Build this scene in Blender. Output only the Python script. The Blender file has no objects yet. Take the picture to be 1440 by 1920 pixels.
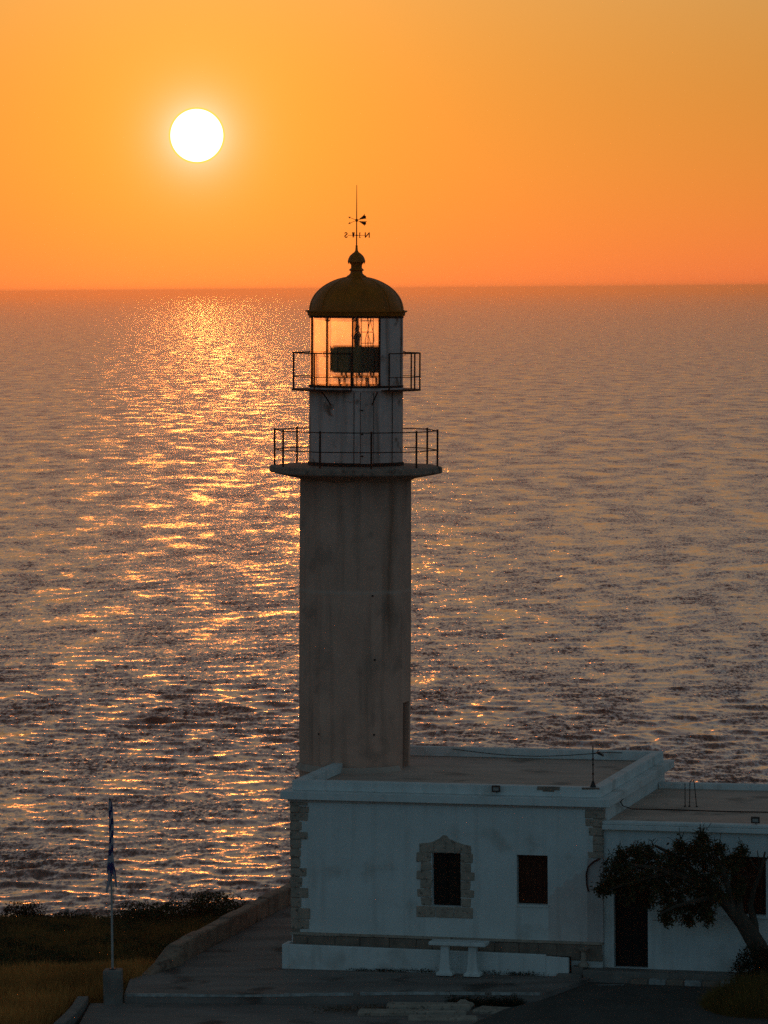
import bpy, bmesh, math, random
import numpy as np
from mathutils import Vector, Matrix, Euler

R = math.radians
rnd = random.Random(11)
scene = bpy.context.scene
COL = scene.collection

# ------------------------------------------------------------------ camera
CAM_H = 16.524                       # metres above the terrace
SEA_Z = CAM_H - 80.0
cam_data = bpy.data.cameras.new('camera')
cam = bpy.data.objects.new('camera', cam_data)
COL.objects.link(cam)
scene.camera = cam
cam_data.sensor_fit = 'HORIZONTAL'
cam_data.sensor_width = 36.0
cam_data.lens = 36.0 * 7500.0 / 1440.0
cam_data.clip_start = 1.0
cam_data.clip_end = 400000.0
pitch = math.atan((960 - 541) / 7500.0)
cam.matrix_world = (Matrix.Translation((0, 0, CAM_H)) @ Matrix.Rotation(math.pi / 2 - pitch, 4, 'X')
                    @ Matrix.Rotation(-R(0.477), 4, 'Z'))

# ------------------------------------------------------------------ sun and sky
SUN_AZ, SUN_EL = R(-2.6246), R(2.200)       # azimuth from +Y towards +X
SUN_DIR = Vector((math.sin(SUN_AZ) * math.cos(SUN_EL), math.cos(SUN_AZ) * math.cos(SUN_EL), math.sin(SUN_EL)))
world = bpy.data.worlds.new('World')
scene.world = world
world.use_nodes = True
wn, wl = world.node_tree.nodes, world.node_tree.links
bg = wn['Background']
sky = wn.new('ShaderNodeTexSky')
sky.sky_type = 'NISHITA'
sky.sun_disc = False
sky.sun_elevation = SUN_EL
sky.sun_rotation = SUN_AZ
sky.altitude = 60
sky.air_density = 1.0
sky.dust_density = 1.0
sky.ozone_density = 3.0


def wmath(op, a, b=None, c=None, clamp=False):
    n = wn.new('ShaderNodeMath')
    n.operation = op
    n.use_clamp = clamp
    for i, v in enumerate((a, b, c)):
        if v is None:
            continue
        if isinstance(v, (int, float)):
            n.inputs[i].default_value = v
        else:
            wl.new(v, n.inputs[i])
    return n.outputs[0]


def wscale(col, fac):
    n = wn.new('ShaderNodeVectorMath')
    n.operation = 'SCALE'
    if isinstance(col, tuple):
        n.inputs[0].default_value = col
    else:
        wl.new(col, n.inputs[0])
    if isinstance(fac, (int, float)):
        n.inputs['Scale'].default_value = fac
    else:
        wl.new(fac, n.inputs['Scale'])
    return n.outputs[0]


def wadd(a, b):
    n = wn.new('ShaderNodeVectorMath')
    n.operation = 'ADD'
    wl.new(a, n.inputs[0])
    wl.new(b, n.inputs[1])
    return n.outputs[0]


# the film's long exposure range: the brightest part of the sky is rolled off by luminance
lum = wn.new('ShaderNodeRGBToBW')
wl.new(sky.outputs[0], lum.inputs[0])
roll = wmath('DIVIDE', 1.0, wmath('MULTIPLY_ADD', lum.outputs[0], 0.40, 1.0))
tint = wn.new('ShaderNodeVectorMath')
tint.operation = 'MULTIPLY'
wl.new(sky.outputs[0], tint.inputs[0])
# sun disc and the pale aureole round it
geo = wn.new('ShaderNodeTexCoord')
dot = wn.new('ShaderNodeVectorMath')
dot.operation = 'DOT_PRODUCT'
nrm = wn.new('ShaderNodeVectorMath')
nrm.operation = 'NORMALIZE'
wl.new(geo.outputs['Generated'], nrm.inputs[0])
sep = wn.new('ShaderNodeSeparateXYZ')
wl.new(nrm.outputs[0], sep.inputs[0])
# dust reddens the lowest few degrees of sky
lowmix = wn.new('ShaderNodeMapRange')
lowmix.interpolation_type = 'SMOOTHSTEP'
wl.new(sep.outputs['Z'], lowmix.inputs['Value'])
lowmix.inputs['From Min'].default_value = 0.04
lowmix.inputs['From Max'].default_value = 0.17
tintmix = wn.new('ShaderNodeMix')
tintmix.data_type = 'RGBA'
wl.new(lowmix.outputs[0], tintmix.inputs[0])
tintmix.inputs[6].default_value = (0.90, 0.72, 0.40, 1)
tintmix.inputs[7].default_value = (1.20, 1.34, 1.34, 1)
highmix = wn.new('ShaderNodeMapRange')
highmix.interpolation_type = 'SMOOTHSTEP'
wl.new(sep.outputs['Z'], highmix.inputs['Value'])
highmix.inputs['From Min'].default_value = 0.17
highmix.inputs['From Max'].default_value = 0.55
tinthigh = wn.new('ShaderNodeMix')
tinthigh.data_type = 'RGBA'
wl.new(highmix.outputs[0], tinthigh.inputs[0])
wl.new(tintmix.outputs[2], tinthigh.inputs[6])
tinthigh.inputs[7].default_value = (1.60, 0.92, 0.50, 1)
low = wmath('EXPONENT', wmath('MULTIPLY', wmath('ABSOLUTE', sep.outputs['Z']), -1.0 / 0.03))
lowred = wn.new('ShaderNodeMix')
lowred.data_type = 'RGBA'
lowred.blend_type = 'MULTIPLY'
wl.new(low, lowred.inputs[0])
wl.new(tinthigh.outputs[2], lowred.inputs[6])
lowred.inputs[7].default_value = (1.0, 0.74, 0.9, 1)
wl.new(lowred.outputs[2], tint.inputs[1])
base_sky = wscale(tint.outputs[0], roll)
# angle from the chord, exact for small angles
sub = wn.new('ShaderNodeVectorMath')
sub.operation = 'SUBTRACT'
wl.new(nrm.outputs[0], sub.inputs[0])
sub.inputs[1].default_value = SUN_DIR
ln = wn.new('ShaderNodeVectorMath')
ln.operation = 'LENGTH'
wl.new(sub.outputs[0], ln.inputs[0])
ang = ln.outputs['Value']                               # radians
px = 1.0 / 7500.0
disc = wn.new('ShaderNodeMapRange')
disc.interpolation_type = 'SMOOTHSTEP'
wl.new(ang, disc.inputs['Value'])
disc.inputs['From Min'].default_value = 54.0 * px
disc.inputs['From Max'].default_value = 50.5 * px
rim = wn.new('ShaderNodeMapRange')
rim.interpolation_type = 'SMOOTHSTEP'
wl.new(ang, rim.inputs['Value'])
rim.inputs['From Min'].default_value = 50.0 * px
rim.inputs['From Max'].default_value = 46.5 * px
aur = wmath('EXPONENT', wmath('MULTIPLY', ang, -1.0 / (34 * px)))
aur2 = wmath('EXPONENT', wmath('MULTIPLY', ang, -1.0 / (480 * px)))
base_sky = wadd(base_sky, wscale((0.0, 0.0, 0.20), low))       # milky horizon haze
sky_sum = wadd(wadd(base_sky, wscale((5.0, 4.6, 5.2), aur)), wscale((3.3, 1.05, 0.02), aur2))
mixd = wn.new('ShaderNodeMix')
mixd.data_type = 'RGBA'
wl.new(disc.outputs[0], mixd.inputs[0])
wl.new(sky_sum, mixd.inputs[6])
rimmix = wn.new('ShaderNodeMix')
rimmix.data_type = 'RGBA'
wl.new(rim.outputs[0], rimmix.inputs[0])
rimmix.inputs[6].default_value = (4.6, 3.3, 0.45, 1)
rimmix.inputs[7].default_value = (16.0, 15.5, 14.0, 1)
wl.new(rimmix.outputs[2], mixd.inputs[7])
wl.new(mixd.outputs[2], bg.inputs['Color'])
bg.inputs['Strength'].default_value = 0.15

sun_data = bpy.data.lights.new('sun', 'SUN')
sun_data.energy = 0.07
sun_data.angle = R(0.5)
sun_data.color = (1.0, 0.24, 0.045)
sun = bpy.data.objects.new('sun', sun_data)
COL.objects.link(sun)
sun.rotation_euler = SUN_DIR.to_track_quat('Z', 'Y').to_euler()
sun.location = (-20, 60, 60)

vs = scene.view_settings
vs.view_transform = 'Standard'
vs.look = 'None'
vs.exposure = 0.6
vs.gamma = 1.0
scene.render.engine = 'CYCLES'
scene.cycles.use_denoising = False
scene.cycles.max_bounces = 8
scene.cycles.transparent_max_bounces = 24
scene.cycles.volume_bounces = 1
scene.cycles.sample_clamp_indirect = 4.0

# ------------------------------------------------------------------ materials
MATS = {}


def mat(name, c1, c2=None, scale=2.0, rough=0.85, bump=0.0, bscale=30.0, streak=None, metal=0.0, stretch=(1, 1, 1),
        spots=None, spec=0.3):
    """two-tone mottled procedural material, optional vertical streak stains (colour, amount)"""
    m = bpy.data.materials.new(name)
    m.use_nodes = True
    n, l = m.node_tree.nodes, m.node_tree.links
    b = n['Principled BSDF']
    b.inputs['Roughness'].default_value = rough
    b.inputs['Metallic'].default_value = metal
    b.inputs['Specular IOR Level'].default_value = spec
    tc = n.new('ShaderNodeTexCoord')
    mp = n.new('ShaderNodeMapping')
    mp.inputs['Scale'].default_value = stretch
    l.new(tc.outputs['Object'], mp.inputs[0])
    c2 = c2 or tuple(x * 0.75 for x in c1)
    nz = n.new('ShaderNodeTexNoise')
    nz.inputs['Scale'].default_value = scale
    nz.inputs['Detail'].default_value = 7
    nz.inputs['Roughness'].default_value = 0.62
    l.new(mp.outputs[0], nz.inputs['Vector'])
    ramp = n.new('ShaderNodeMapRange')
    ramp.inputs['From Min'].default_value = 0.36
    ramp.inputs['From Max'].default_value = 0.66
    l.new(nz.outputs[0], ramp.inputs[0])
    mx = n.new('ShaderNodeMix')
    mx.data_type = 'RGBA'
    l.new(ramp.outputs[0], mx.inputs[0])
    mx.inputs[6].default_value = (*c2, 1)
    mx.inputs[7].default_value = (*c1, 1)
    out = mx.outputs[2]

    def overlay(vec_scale, nscale, lo, hi, colour, amount, detail=5):
        nonlocal out
        mp2 = n.new('ShaderNodeMapping')
        mp2.inputs['Scale'].default_value = vec_scale
        l.new(tc.outputs['Object'], mp2.inputs[0])
        n2 = n.new('ShaderNodeTexNoise')
        n2.inputs['Scale'].default_value = nscale
        n2.inputs['Detail'].default_value = detail
        l.new(mp2.outputs[0], n2.inputs['Vector'])
        r2 = n.new('ShaderNodeMapRange')
        r2.inputs['From Min'].default_value = lo
        r2.inputs['From Max'].default_value = hi
        r2.inputs['To Max'].default_value = amount
        l.new(n2.outputs[0], r2.inputs[0])
        m2 = n.new('ShaderNodeMix')
        m2.data_type = 'RGBA'
        l.new(r2.outputs[0], m2.inputs[0])
        l.new(out, m2.inputs[6])
        m2.inputs[7].default_value = (*colour, 1)
        out = m2.outputs[2]
    if streak:
        overlay((1, 1, 0.07), 4.0, 0.52, 0.72, streak[0], streak[1])
    if spots:
        overlay((1, 1, 1), spots[2] if len(spots) > 2 else 5.0, 0.58, 0.68, spots[0], spots[1])
    l.new(out, b.inputs['Base Color'])
    if bump:
        nb = n.new('ShaderNodeTexNoise')
        nb.inputs['Scale'].default_value = bscale
        nb.inputs['Detail'].default_value = 6
        l.new(tc.outputs['Object'], nb.inputs['Vector'])
        bp = n.new('ShaderNodeBump')
        bp.inputs['Strength'].default_value = bump
        bp.inputs['Distance'].default_value = 0.02
        l.new(nb.outputs[0], bp.inputs['Height'])
        l.new(bp.outputs[0], b.inputs['Normal'])
    MATS[name] = m
    return m


mat('whitewash', (0.80, 0.83, 0.82), (0.71, 0.74, 0.73), 1.3, 0.9, 0.25, 26, streak=((0.48, 0.48, 0.46), 0.42),
    spots=((0.44, 0.42, 0.38), 0.5, 1.1))
mat('whitewash_pink', (0.62, 0.57, 0.56), (0.52, 0.46, 0.44), 1.6, 0.9, 0.25, 26, streak=((0.36, 0.28, 0.25), 0.6))
mat('plaster_patch', (0.76, 0.72, 0.70), (0.66, 0.60, 0.58), 1.6, 0.9, 0.25, 26, streak=((0.50, 0.42, 0.38), 0.5))
mat('stone', (0.50, 0.405, 0.33), (0.36, 0.29, 0.235), 3.5, 0.95, 0.8, 14, spots=((0.08, 0.07, 0.06), 0.7, 9.0))
mat('stone_dark', (0.34, 0.265, 0.21), (0.21, 0.165, 0.135), 3.0, 0.95, 0.8, 14)
mat('concrete_tower', (0.78, 0.46, 0.345), (0.61, 0.36, 0.27), 0.9, 0.92, 0.5, 22,
    streak=((0.30, 0.20, 0.155), 0.65), spots=((0.32, 0.215, 0.17), 0.5, 1.4))
mat('concrete_deck', (0.46, 0.31, 0.24), (0.28, 0.19, 0.15), 2.5, 0.92, 0.5, 20, spots=((0.09, 0.06, 0.05), 0.7, 4))
mat('roof_screed', (0.70, 0.52, 0.43), (0.52, 0.385, 0.315), 1.2, 0.95, 0.4, 30, stretch=(0.5, 1.4, 1),
    spots=((0.14, 0.12, 0.10), 0.6, 0.9))
mat('lantern_paint', (0.90, 0.62, 0.55), (0.76, 0.51, 0.45), 2.0, 0.6, 0.15, 30, streak=((0.20, 0.10, 0.06), 0.6),
    spots=((0.20, 0.09, 0.05), 0.8, 2.6))
mat('rusty_iron', (0.075, 0.030, 0.018), (0.035, 0.016, 0.012), 9.0, 0.8, 0.3, 60)
mat('dome_veil_brown', (0.58, 0.165, 0.008), (0.44, 0.125, 0.006), 3.0, 0.55, 0.15, 30, streak=((0.30, 0.09, 0.008), 0.6))  # ochre-brown: the lens veil of glare over the dome, painted into its colour
mat('dark_metal', (0.045, 0.040, 0.038), (0.025, 0.022, 0.02), 6.0, 0.55, 0.1, 40)
mat('optic_brass', (0.38, 0.21, 0.06), (0.25, 0.14, 0.04), 5.0, 0.35)
mat('shutter_black', (0.020, 0.016, 0.013), (0.010, 0.008, 0.007), 5.0, 0.8, 0.2, 30)
mat('shutter_red', (0.075, 0.022, 0.010), (0.035, 0.010, 0.006), 3.0, 0.8, 0.2, 30)
mat('door_dark', (0.014, 0.012, 0.012), (0.007, 0.006, 0.006), 4.0, 0.8)
mat('soil', (0.060, 0.045, 0.033), (0.03, 0.022, 0.017), 6.0, 1.0, 1.0, 18)
mat('terrace_concrete', (0.31, 0.265, 0.24), (0.19, 0.16, 0.145), 0.8, 0.95, 0.5, 25, stretch=(0.5, 1.6, 1),
    spots=((0.045, 0.038, 0.033), 0.8, 0.7))
mat('asphalt', (0.125, 0.112, 0.10), (0.085, 0.076, 0.068), 1.2, 0.95, 0.6, 60)
mat('kerb_concrete', (0.30, 0.27, 0.24), (0.18, 0.16, 0.145), 2.0, 0.95, 0.5, 20)
mat('white_paint', (0.55, 0.56, 0.55), (0.28, 0.28, 0.27), 5.0, 0.9, 0.2, 40)
mat('wall_rubble', (0.42, 0.30, 0.22), (0.24, 0.17, 0.13), 1.8, 0.95, 0.9, 10, spots=((0.07, 0.055, 0.045), 0.7, 3.0))
mat('earth', (0.17, 0.10, 0.045), (0.09, 0.055, 0.027), 0.7, 1.0, 0.8, 6)
mat('dry_grass', (0.70, 0.32, 0.08), (0.38, 0.17, 0.045), 0.5, 0.9)
mat('cliff_grass', (0.34, 0.18, 0.05), (0.17, 0.09, 0.03), 0.5, 0.9)
mat('straw', (0.27, 0.165, 0.035), (0.14, 0.085, 0.02), 0.8, 0.9)
mat('green_scrub', (0.095, 0.085, 0.028), (0.05, 0.045, 0.016), 0.9, 0.9)
mat('leaf_dark', (0.075, 0.066, 0.022), (0.036, 0.034, 0.013), 1.4, 0.75)
mat('shrub_leaf', (0.024, 0.030, 0.012), (0.012, 0.016, 0.007), 2.0, 0.8)
mat('bark', (0.10, 0.080, 0.062), (0.05, 0.04, 0.03), 5.0, 0.95, 1.0, 16, stretch=(1, 1, 0.3))
mat('pole_paint', (0.52, 0.50, 0.48), (0.36, 0.33, 0.31), 4.0, 0.5)
mat('cable_black', (0.02, 0.018, 0.018), None, 4.0, 0.6)
mat('hose_red', (0.10, 0.020, 0.018), (0.05, 0.012, 0.01), 4.0, 0.6)

# a broad run-off stain down the right of the tower and a paler pour joint
tm = MATS['concrete_tower']
n, l = tm.node_tree.nodes, tm.node_tree.links
pb = n['Principled BSDF']
src = pb.inputs['Base Color'].links[0].from_socket
tco = n.new('ShaderNodeTexCoord')
sp = n.new('ShaderNodeSeparateXYZ')
l.new(tco.outputs['Object'], sp.inputs[0])
wob = n.new('ShaderNodeTexNoise')
wob.inputs['Scale'].default_value = 2.2
wob.inputs['Detail'].default_value = 6
wmap = n.new('ShaderNodeMapping')
wmap.inputs['Scale'].default_value = (2.0, 2.0, 0.45)
l.new(tco.outputs['Object'], wmap.inputs[0])
l.new(wmap.outputs[0], wob.inputs['Vector'])


def tmath(op, a_, b_=0.0, clamp=False):
    q_ = n.new('ShaderNodeMath')
    q_.operation = op
    q_.use_clamp = clamp
    for i_, v_ in enumerate((a_, b_)):
        if isinstance(v_, (int, float)):
            q_.inputs[i_].default_value = v_
        else:
            l.new(v_, q_.inputs[i_])
    return q_.outputs[0]


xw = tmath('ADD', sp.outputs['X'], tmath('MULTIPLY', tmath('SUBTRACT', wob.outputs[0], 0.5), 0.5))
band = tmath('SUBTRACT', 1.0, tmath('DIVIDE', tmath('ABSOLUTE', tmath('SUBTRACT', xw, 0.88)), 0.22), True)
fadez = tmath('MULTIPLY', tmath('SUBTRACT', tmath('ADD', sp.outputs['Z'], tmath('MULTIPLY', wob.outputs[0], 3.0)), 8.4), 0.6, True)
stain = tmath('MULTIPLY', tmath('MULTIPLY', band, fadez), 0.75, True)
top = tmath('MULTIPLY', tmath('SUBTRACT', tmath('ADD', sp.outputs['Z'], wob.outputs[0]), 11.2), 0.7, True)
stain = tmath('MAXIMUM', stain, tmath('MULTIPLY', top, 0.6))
sm = n.new('ShaderNodeMix')
sm.data_type = 'RGBA'
l.new(stain, sm.inputs[0])
l.new(src, sm.inputs[6])
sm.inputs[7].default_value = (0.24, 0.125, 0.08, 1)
joint = tmath('SUBTRACT', 1.0, tmath('DIVIDE', tmath('ABSOLUTE', tmath('SUBTRACT', tmath('ADD', sp.outputs['Z'], tmath('MULTIPLY', wob.outputs[0], 0.10)), 8.93)), 0.07), True)
jm = n.new('ShaderNodeMix')
jm.data_type = 'RGBA'
l.new(tmath('MULTIPLY', tmath('MULTIPLY', joint, wob.outputs[0]), 0.7), jm.inputs[0])
l.new(sm.outputs[2], jm.inputs[6])
jm.inputs[7].default_value = (0.80, 0.62, 0.52, 1)
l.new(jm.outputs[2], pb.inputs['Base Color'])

# flag: white and blue stripes
fm = bpy.data.materials.new('flag_cloth')
fm.use_nodes = True
n, l = fm.node_tree.nodes, fm.node_tree.links
uvn = n.new('ShaderNodeAttribute')
uvn.attribute_name = 'stripe'
st = n.new('ShaderNodeMath')
st.operation = 'FRACT'
l.new(uvn.outputs['Fac'], st.inputs[0])
gt = n.new('ShaderNodeMath')
gt.operation = 'GREATER_THAN'
l.new(st.outputs[0], gt.inputs[0])
gt.inputs[1].default_value = 0.5
mx = n.new('ShaderNodeMix')
mx.data_type = 'RGBA'
l.new(gt.outputs[0], mx.inputs[0])
mx.inputs[6].default_value = (0.03, 0.035, 0.15, 1)
mx.inputs[7].default_value = (0.42, 0.38, 0.42, 1)
l.new(mx.outputs[2], n['Principled BSDF'].inputs['Base Color'])
n['Principled BSDF'].inputs['Roughness'].default_value = 0.9
MATS['flag_cloth'] = fm

# salty lantern glass: mostly clear, scatters some of the low sun
gm = bpy.data.materials.new('salty_glass')
gm.use_nodes = True
n, l = gm.node_tree.nodes, gm.node_tree.links
n.remove(n['Principled BSDF'])
tr = n.new('ShaderNodeBsdfTransparent')
tr.inputs[0].default_value = (0.94, 0.92, 0.86, 1)
tl = n.new('ShaderNodeBsdfRefraction')       # salt film: forward scatter of the low sun
tl.inputs['Color'].default_value = (0.95, 0.93, 0.88, 1)
tl.inputs['IOR'].default_value = 1.05
tl.inputs['Roughness'].default_value = 1.0
flat = n.new('ShaderNodeCombineXYZ')          # the film scatters about the straight-through ray, however the pane is turned
flat.inputs[1].default_value = -1.0
l.new(flat.outputs[0], tl.inputs['Normal'])
gl = n.new('ShaderNodeBsdfGlossy')
gl.inputs['Roughness'].default_value = 0.06
gl.inputs['Color'].default_value = (0.9, 0.9, 0.9, 1)
tc = n.new('ShaderNodeTexCoord')
nz = n.new('ShaderNodeTexNoise')
nz.inputs['Scale'].default_value = 2.5
nz.inputs['Detail'].default_value = 5
l.new(tc.outputs['Object'], nz.inputs['Vector'])
mr = n.new('ShaderNodeMapRange')
mr.inputs['From Min'].default_value = 0.3
mr.inputs['From Max'].default_value = 0.75
mr.inputs['To Min'].default_value = 0.18
mr.inputs['To Max'].default_value = 0.36
l.new(nz.outputs[0], mr.inputs[0])
m1 = n.new('ShaderNodeMixShader')
l.new(mr.outputs[0], m1.inputs[0])
l.new(tr.outputs[0], m1.inputs[1])
l.new(tl.outputs[0], m1.inputs[2])
m2 = n.new('ShaderNodeMixShader')
m2.inputs[0].default_value = 0.05
l.new(m1.outputs[0], m2.inputs[1])
l.new(gl.outputs[0], m2.inputs[2])
l.new(m2.outputs[0], n['Material Output'].inputs['Surface'])
MATS['salty_glass'] = gm

# water: dark body, Fresnel reflection off a field of wind-wave slopes
wm = bpy.data.materials.new('sea_water')
wm.use_nodes = True
n, l = wm.node_tree.nodes, wm.node_tree.links
b = n['Principled BSDF']
b.inputs['Base Color'].default_value = (0.030, 0.032, 0.034, 1)
b.inputs['IOR'].default_value = 1.45
b.inputs['Specular IOR Level'].default_value = 0.5
gpos = n.new('ShaderNodeNewGeometry')
slope = None
for sc_, amp, stretch in ((0.05, 0.35, (0.8, 1.0, 1.0)), (0.33, 2.0, (1.0, 0.32, 1.0)), (1.1, 2.6, (1.0, 0.32, 1.0)), (4.0, 1.0, (1.0, 0.6, 1.0))):
    mp = n.new('ShaderNodeMapping')
    mp.inputs['Scale'].default_value = stretch
    mp.inputs['Location'].default_value = (sc_ * 317, sc_ * 71, 3.3)
    l.new(gpos.outputs['Position'], mp.inputs[0])
    nz = n.new('ShaderNodeTexNoise')
    nz.inputs['Scale'].default_value = sc_
    nz.inputs['Detail'].default_value = 3
    nz.inputs['Roughness'].default_value = 0.6
    l.new(mp.outputs[0], nz.inputs['Vector'])
    sb = n.new('ShaderNodeVectorMath')
    sb.operation = 'SUBTRACT'
    l.new(nz.outputs['Color'], sb.inputs[0])
    sb.inputs[1].default_value = (0.5, 0.5, 0.5)
    ml = n.new('ShaderNodeVectorMath')
    ml.operation = 'MULTIPLY'
    l.new(sb.outputs[0], ml.inputs[0])
    ml.inputs[1].default_value = (amp, amp, amp)
    if slope is None:
        slope = ml.outputs[0]
    else:
        ad = n.new('ShaderNodeVectorMath')
        ad.operation = 'ADD'
        l.new(slope, ad.inputs[0])
        l.new(ml.outputs[0], ad.inputs[1])
        slope = ad.outputs[0]
# low over the water only the faces turned to the open land side are seen: their slope is one-sided
sx = n.new('ShaderNodeSeparateXYZ')
l.new(slope, sx.inputs[0])


def smath(op, a_, b_):
    q_ = n.new('ShaderNodeMath')
    q_.operation = op
    for i_, v_ in enumerate((a_, b_)):
        if isinstance(v_, (int, float)):
            q_.inputs[i_].default_value = v_
        else:
            l.new(v_, q_.inputs[i_])
    return q_.outputs[0]


hyp = smath('SQRT', smath('ADD', smath('POWER', sx.outputs['Y'], 2.0), smath('POWER', sx.outputs['Z'], 2.0)), 0.0)
# gusts: patches of steeper and flatter chop at every size from a few metres to hundreds
gmp = n.new('ShaderNodeMapping')
gmp.inputs['Scale'].default_value = (1.0, 0.4, 1.0)
l.new(gpos.outputs['Position'], gmp.inputs[0])
gnz = n.new('ShaderNodeTexNoise')
gnz.inputs['Scale'].default_value = 0.065
gnz.inputs['Detail'].default_value = 8
gnz.inputs['Roughness'].default_value = 0.74
l.new(gmp.outputs[0], gnz.inputs['Vector'])
gmr = n.new('ShaderNodeMapRange')
gmr.clamp = False
gmr.inputs['From Min'].default_value = 0.40
gmr.inputs['From Max'].default_value = 0.60
gmr.inputs['To Min'].default_value = 0.0
gmr.inputs['To Max'].default_value = 2.2
l.new(gnz.outputs[0], gmr.inputs[0])
hyp = smath('MULTIPLY', hyp, smath('MAXIMUM', gmr.outputs[0], 0.05))
cx = n.new('ShaderNodeCombineXYZ')
l.new(smath('MULTIPLY', sx.outputs['X'], 0.9), cx.inputs[0])
l.new(smath('MULTIPLY', hyp, -0.22), cx.inputs[1])
ad = n.new('ShaderNodeVectorMath')
ad.operation = 'ADD'
l.new(gpos.outputs['Normal'], ad.inputs[0])
l.new(cx.outputs[0], ad.inputs[1])
no = n.new('ShaderNodeVectorMath')
no.operation = 'NORMALIZE'
l.new(ad.outputs[0], no.inputs[0])
l.new(no.outputs[0], b.inputs['Normal'])
b.inputs['Roughness'].default_value = 0.22
MATS['sea_water'] = wm


# ------------------------------------------------------------------ mesh helpers
class MB:
    def __init__(self):
        self.v, self.f = [], []

    def add(self, vs_, fs_):
        o = len(self.v)
        self.v += [tuple(p) for p in vs_]
        self.f += [tuple(i + o for i in q) for q in fs_]
        return self

    def box(self, x0, x1, y0, y1, z0, z1, jit=0.0):
        j = lambda: rnd.uniform(-jit, jit) if jit else 0.0
        vs_ = [(x + j(), y + j(), z + j()) for z in (z0, z1) for y in (y0, y1) for x in (x0, x1)]
        return self.add(vs_, [(0, 2, 3, 1), (4, 5, 7, 6), (0, 1, 5, 4), (2, 6, 7, 3), (0, 4, 6, 2), (1, 3, 7, 5)])

    def lathe(self, prof, seg=32, a0=0.0, a1=None, cx=0, cy=0, flat=False):
        """prof: (radius, z); angle measured from -Y towards +X"""
        full = a1 is None
        a1 = a0 + 2 * math.pi if full else a1
        na = seg if full else seg + 1
        vs_ = []
        for k in range(na):
            a = a0 + (a1 - a0) * k / seg
            for r, z in prof:
                vs_.append((cx + r * math.sin(a), cy - r * math.cos(a), z))
        m = len(prof)
        fs_ = []
        for k in range(seg):
            k2 = (k + 1) % na
            for i in range(m - 1):
                fs_.append((k * m + i, k2 * m + i, k2 * m + i + 1, k * m + i + 1))
        return self.add(vs_, fs_)

    def tube(self, pts, rad, seg=6, cap=True):
        pts = [Vector(p) for p in pts]
        rads = rad if isinstance(rad, (list, tuple)) else [rad] * len(pts)
        vs_, fs_ = [], []
        ref = Vector((0.13, 0.31, 0.94)).normalized()
        for i, p in enumerate(pts):
            d = (pts[min(i + 1, len(pts) - 1)] - pts[max(i - 1, 0)]).normalized()
            if abs(d.dot(ref)) > 0.98:
                ref = Vector((0.9, 0.3, 0.1)).normalized()
            a = d.cross(ref).normalized()
            c = d.cross(a).normalized()
            for k in range(seg):
                t = 2 * math.pi * k / seg
                vs_.append(p + (a * math.cos(t) + c * math.sin(t)) * rads[i])
        for i in range(len(pts) - 1):
            for k in range(seg):
                k2 = (k + 1) % seg
                fs_.append((i * seg + k, i * seg + k2, (i + 1) * seg + k2, (i + 1) * seg + k))
        if cap:
            fs_.append(tuple(range(seg - 1, -1, -1)))
            fs_.append(tuple((len(pts) - 1) * seg + k for k in range(seg)))
        return self.add(vs_, fs_)

    def prism(self, poly, z0, z1):
        """poly: list of (x, y); z0/z1 floats or per-vertex lists"""
        m = len(poly)
        za = z0 if isinstance(z0, list) else [z0] * m
        zb = z1 if isinstance(z1, list) else [z1] * m
        vs_ = [(x, y, za[i]) for i, (x, y) in enumerate(poly)] + [(x, y, zb[i]) for i, (x, y) in enumerate(poly)]
        fs_ = [tuple(range(m - 1, -1, -1)), tuple(range(m, 2 * m))]
        fs_ += [(i, (i + 1) % m, m + (i + 1) % m, m + i) for i in range(m)]
        return self.add(vs_, fs_)

    def extrude_xz(self, poly, y0, y1):
        m = len(poly)
        vs_ = [(x, y0, z) for x, z in poly] + [(x, y1, z) for x, z in poly]
        fs_ = [tuple(range(m)), tuple(range(2 * m - 1, m - 1, -1))]
        fs_ += [(i, m + i, m + (i + 1) % m, (i + 1) % m) for i in range(m)]
        return self.add(vs_, fs_)

    def build(self, name, material, parent=None, smooth=False, bevel=0.0, fix=True):
        me = bpy.data.meshes.new(name)
        me.from_pydata(self.v, [], self.f)
        if fix:
            bm = bmesh.new()
            bm.from_mesh(me)
            bmesh.ops.recalc_face_normals(bm, faces=bm.faces)
            if bevel:
                bmesh.ops.bevel(bm, geom=list(bm.edges), offset=bevel, segments=1, affect='EDGES')
            bm.to_mesh(me)
            bm.free()
        me.materials.append(MATS[material])
        o = bpy.data.objects.new(name, me)
        COL.objects.link(o)
        if parent is not None:
            o.parent = parent
        if smooth:
            for p in me.polygons:
                p.use_smooth = True
            try:
                me.set_sharp_from_angle(angle=R(40))
            except Exception:
                pass
        return o


def tag(o, label=None, cat=None, group=None, kind=None):
    if label:
        o['label'] = label
    if cat:
        o['category'] = cat
    if group:
        o['group'] = group
    if kind:
        o['kind'] = kind
    return o


def thing(name, label, cat, loc=(0, 0, 0), rot=(0, 0, 0), group=None):
    o = bpy.data.objects.new(name, None)
    o.empty_display_size = 0.3
    COL.objects.link(o)
    o.location = loc
    o.rotation_euler = rot
    return tag(o, label, cat, group)


# building frame: u along the facade, v into the depth
TH = R(15)
OX, OY = -2.3364, 97.0
UX, UY = math.cos(TH), -math.sin(TH)
VX, VY = math.sin(TH), math.cos(TH)


def L(u, v, z=0.0):
    return (OX + UX * u + VX * v, OY + UY * u + VY * v, z)


def ground_z(x, y):
    u = (x - OX) * UX + (y - OY) * UY
    return 0.02 * min(max(u, 0.0), 4.0)


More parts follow.
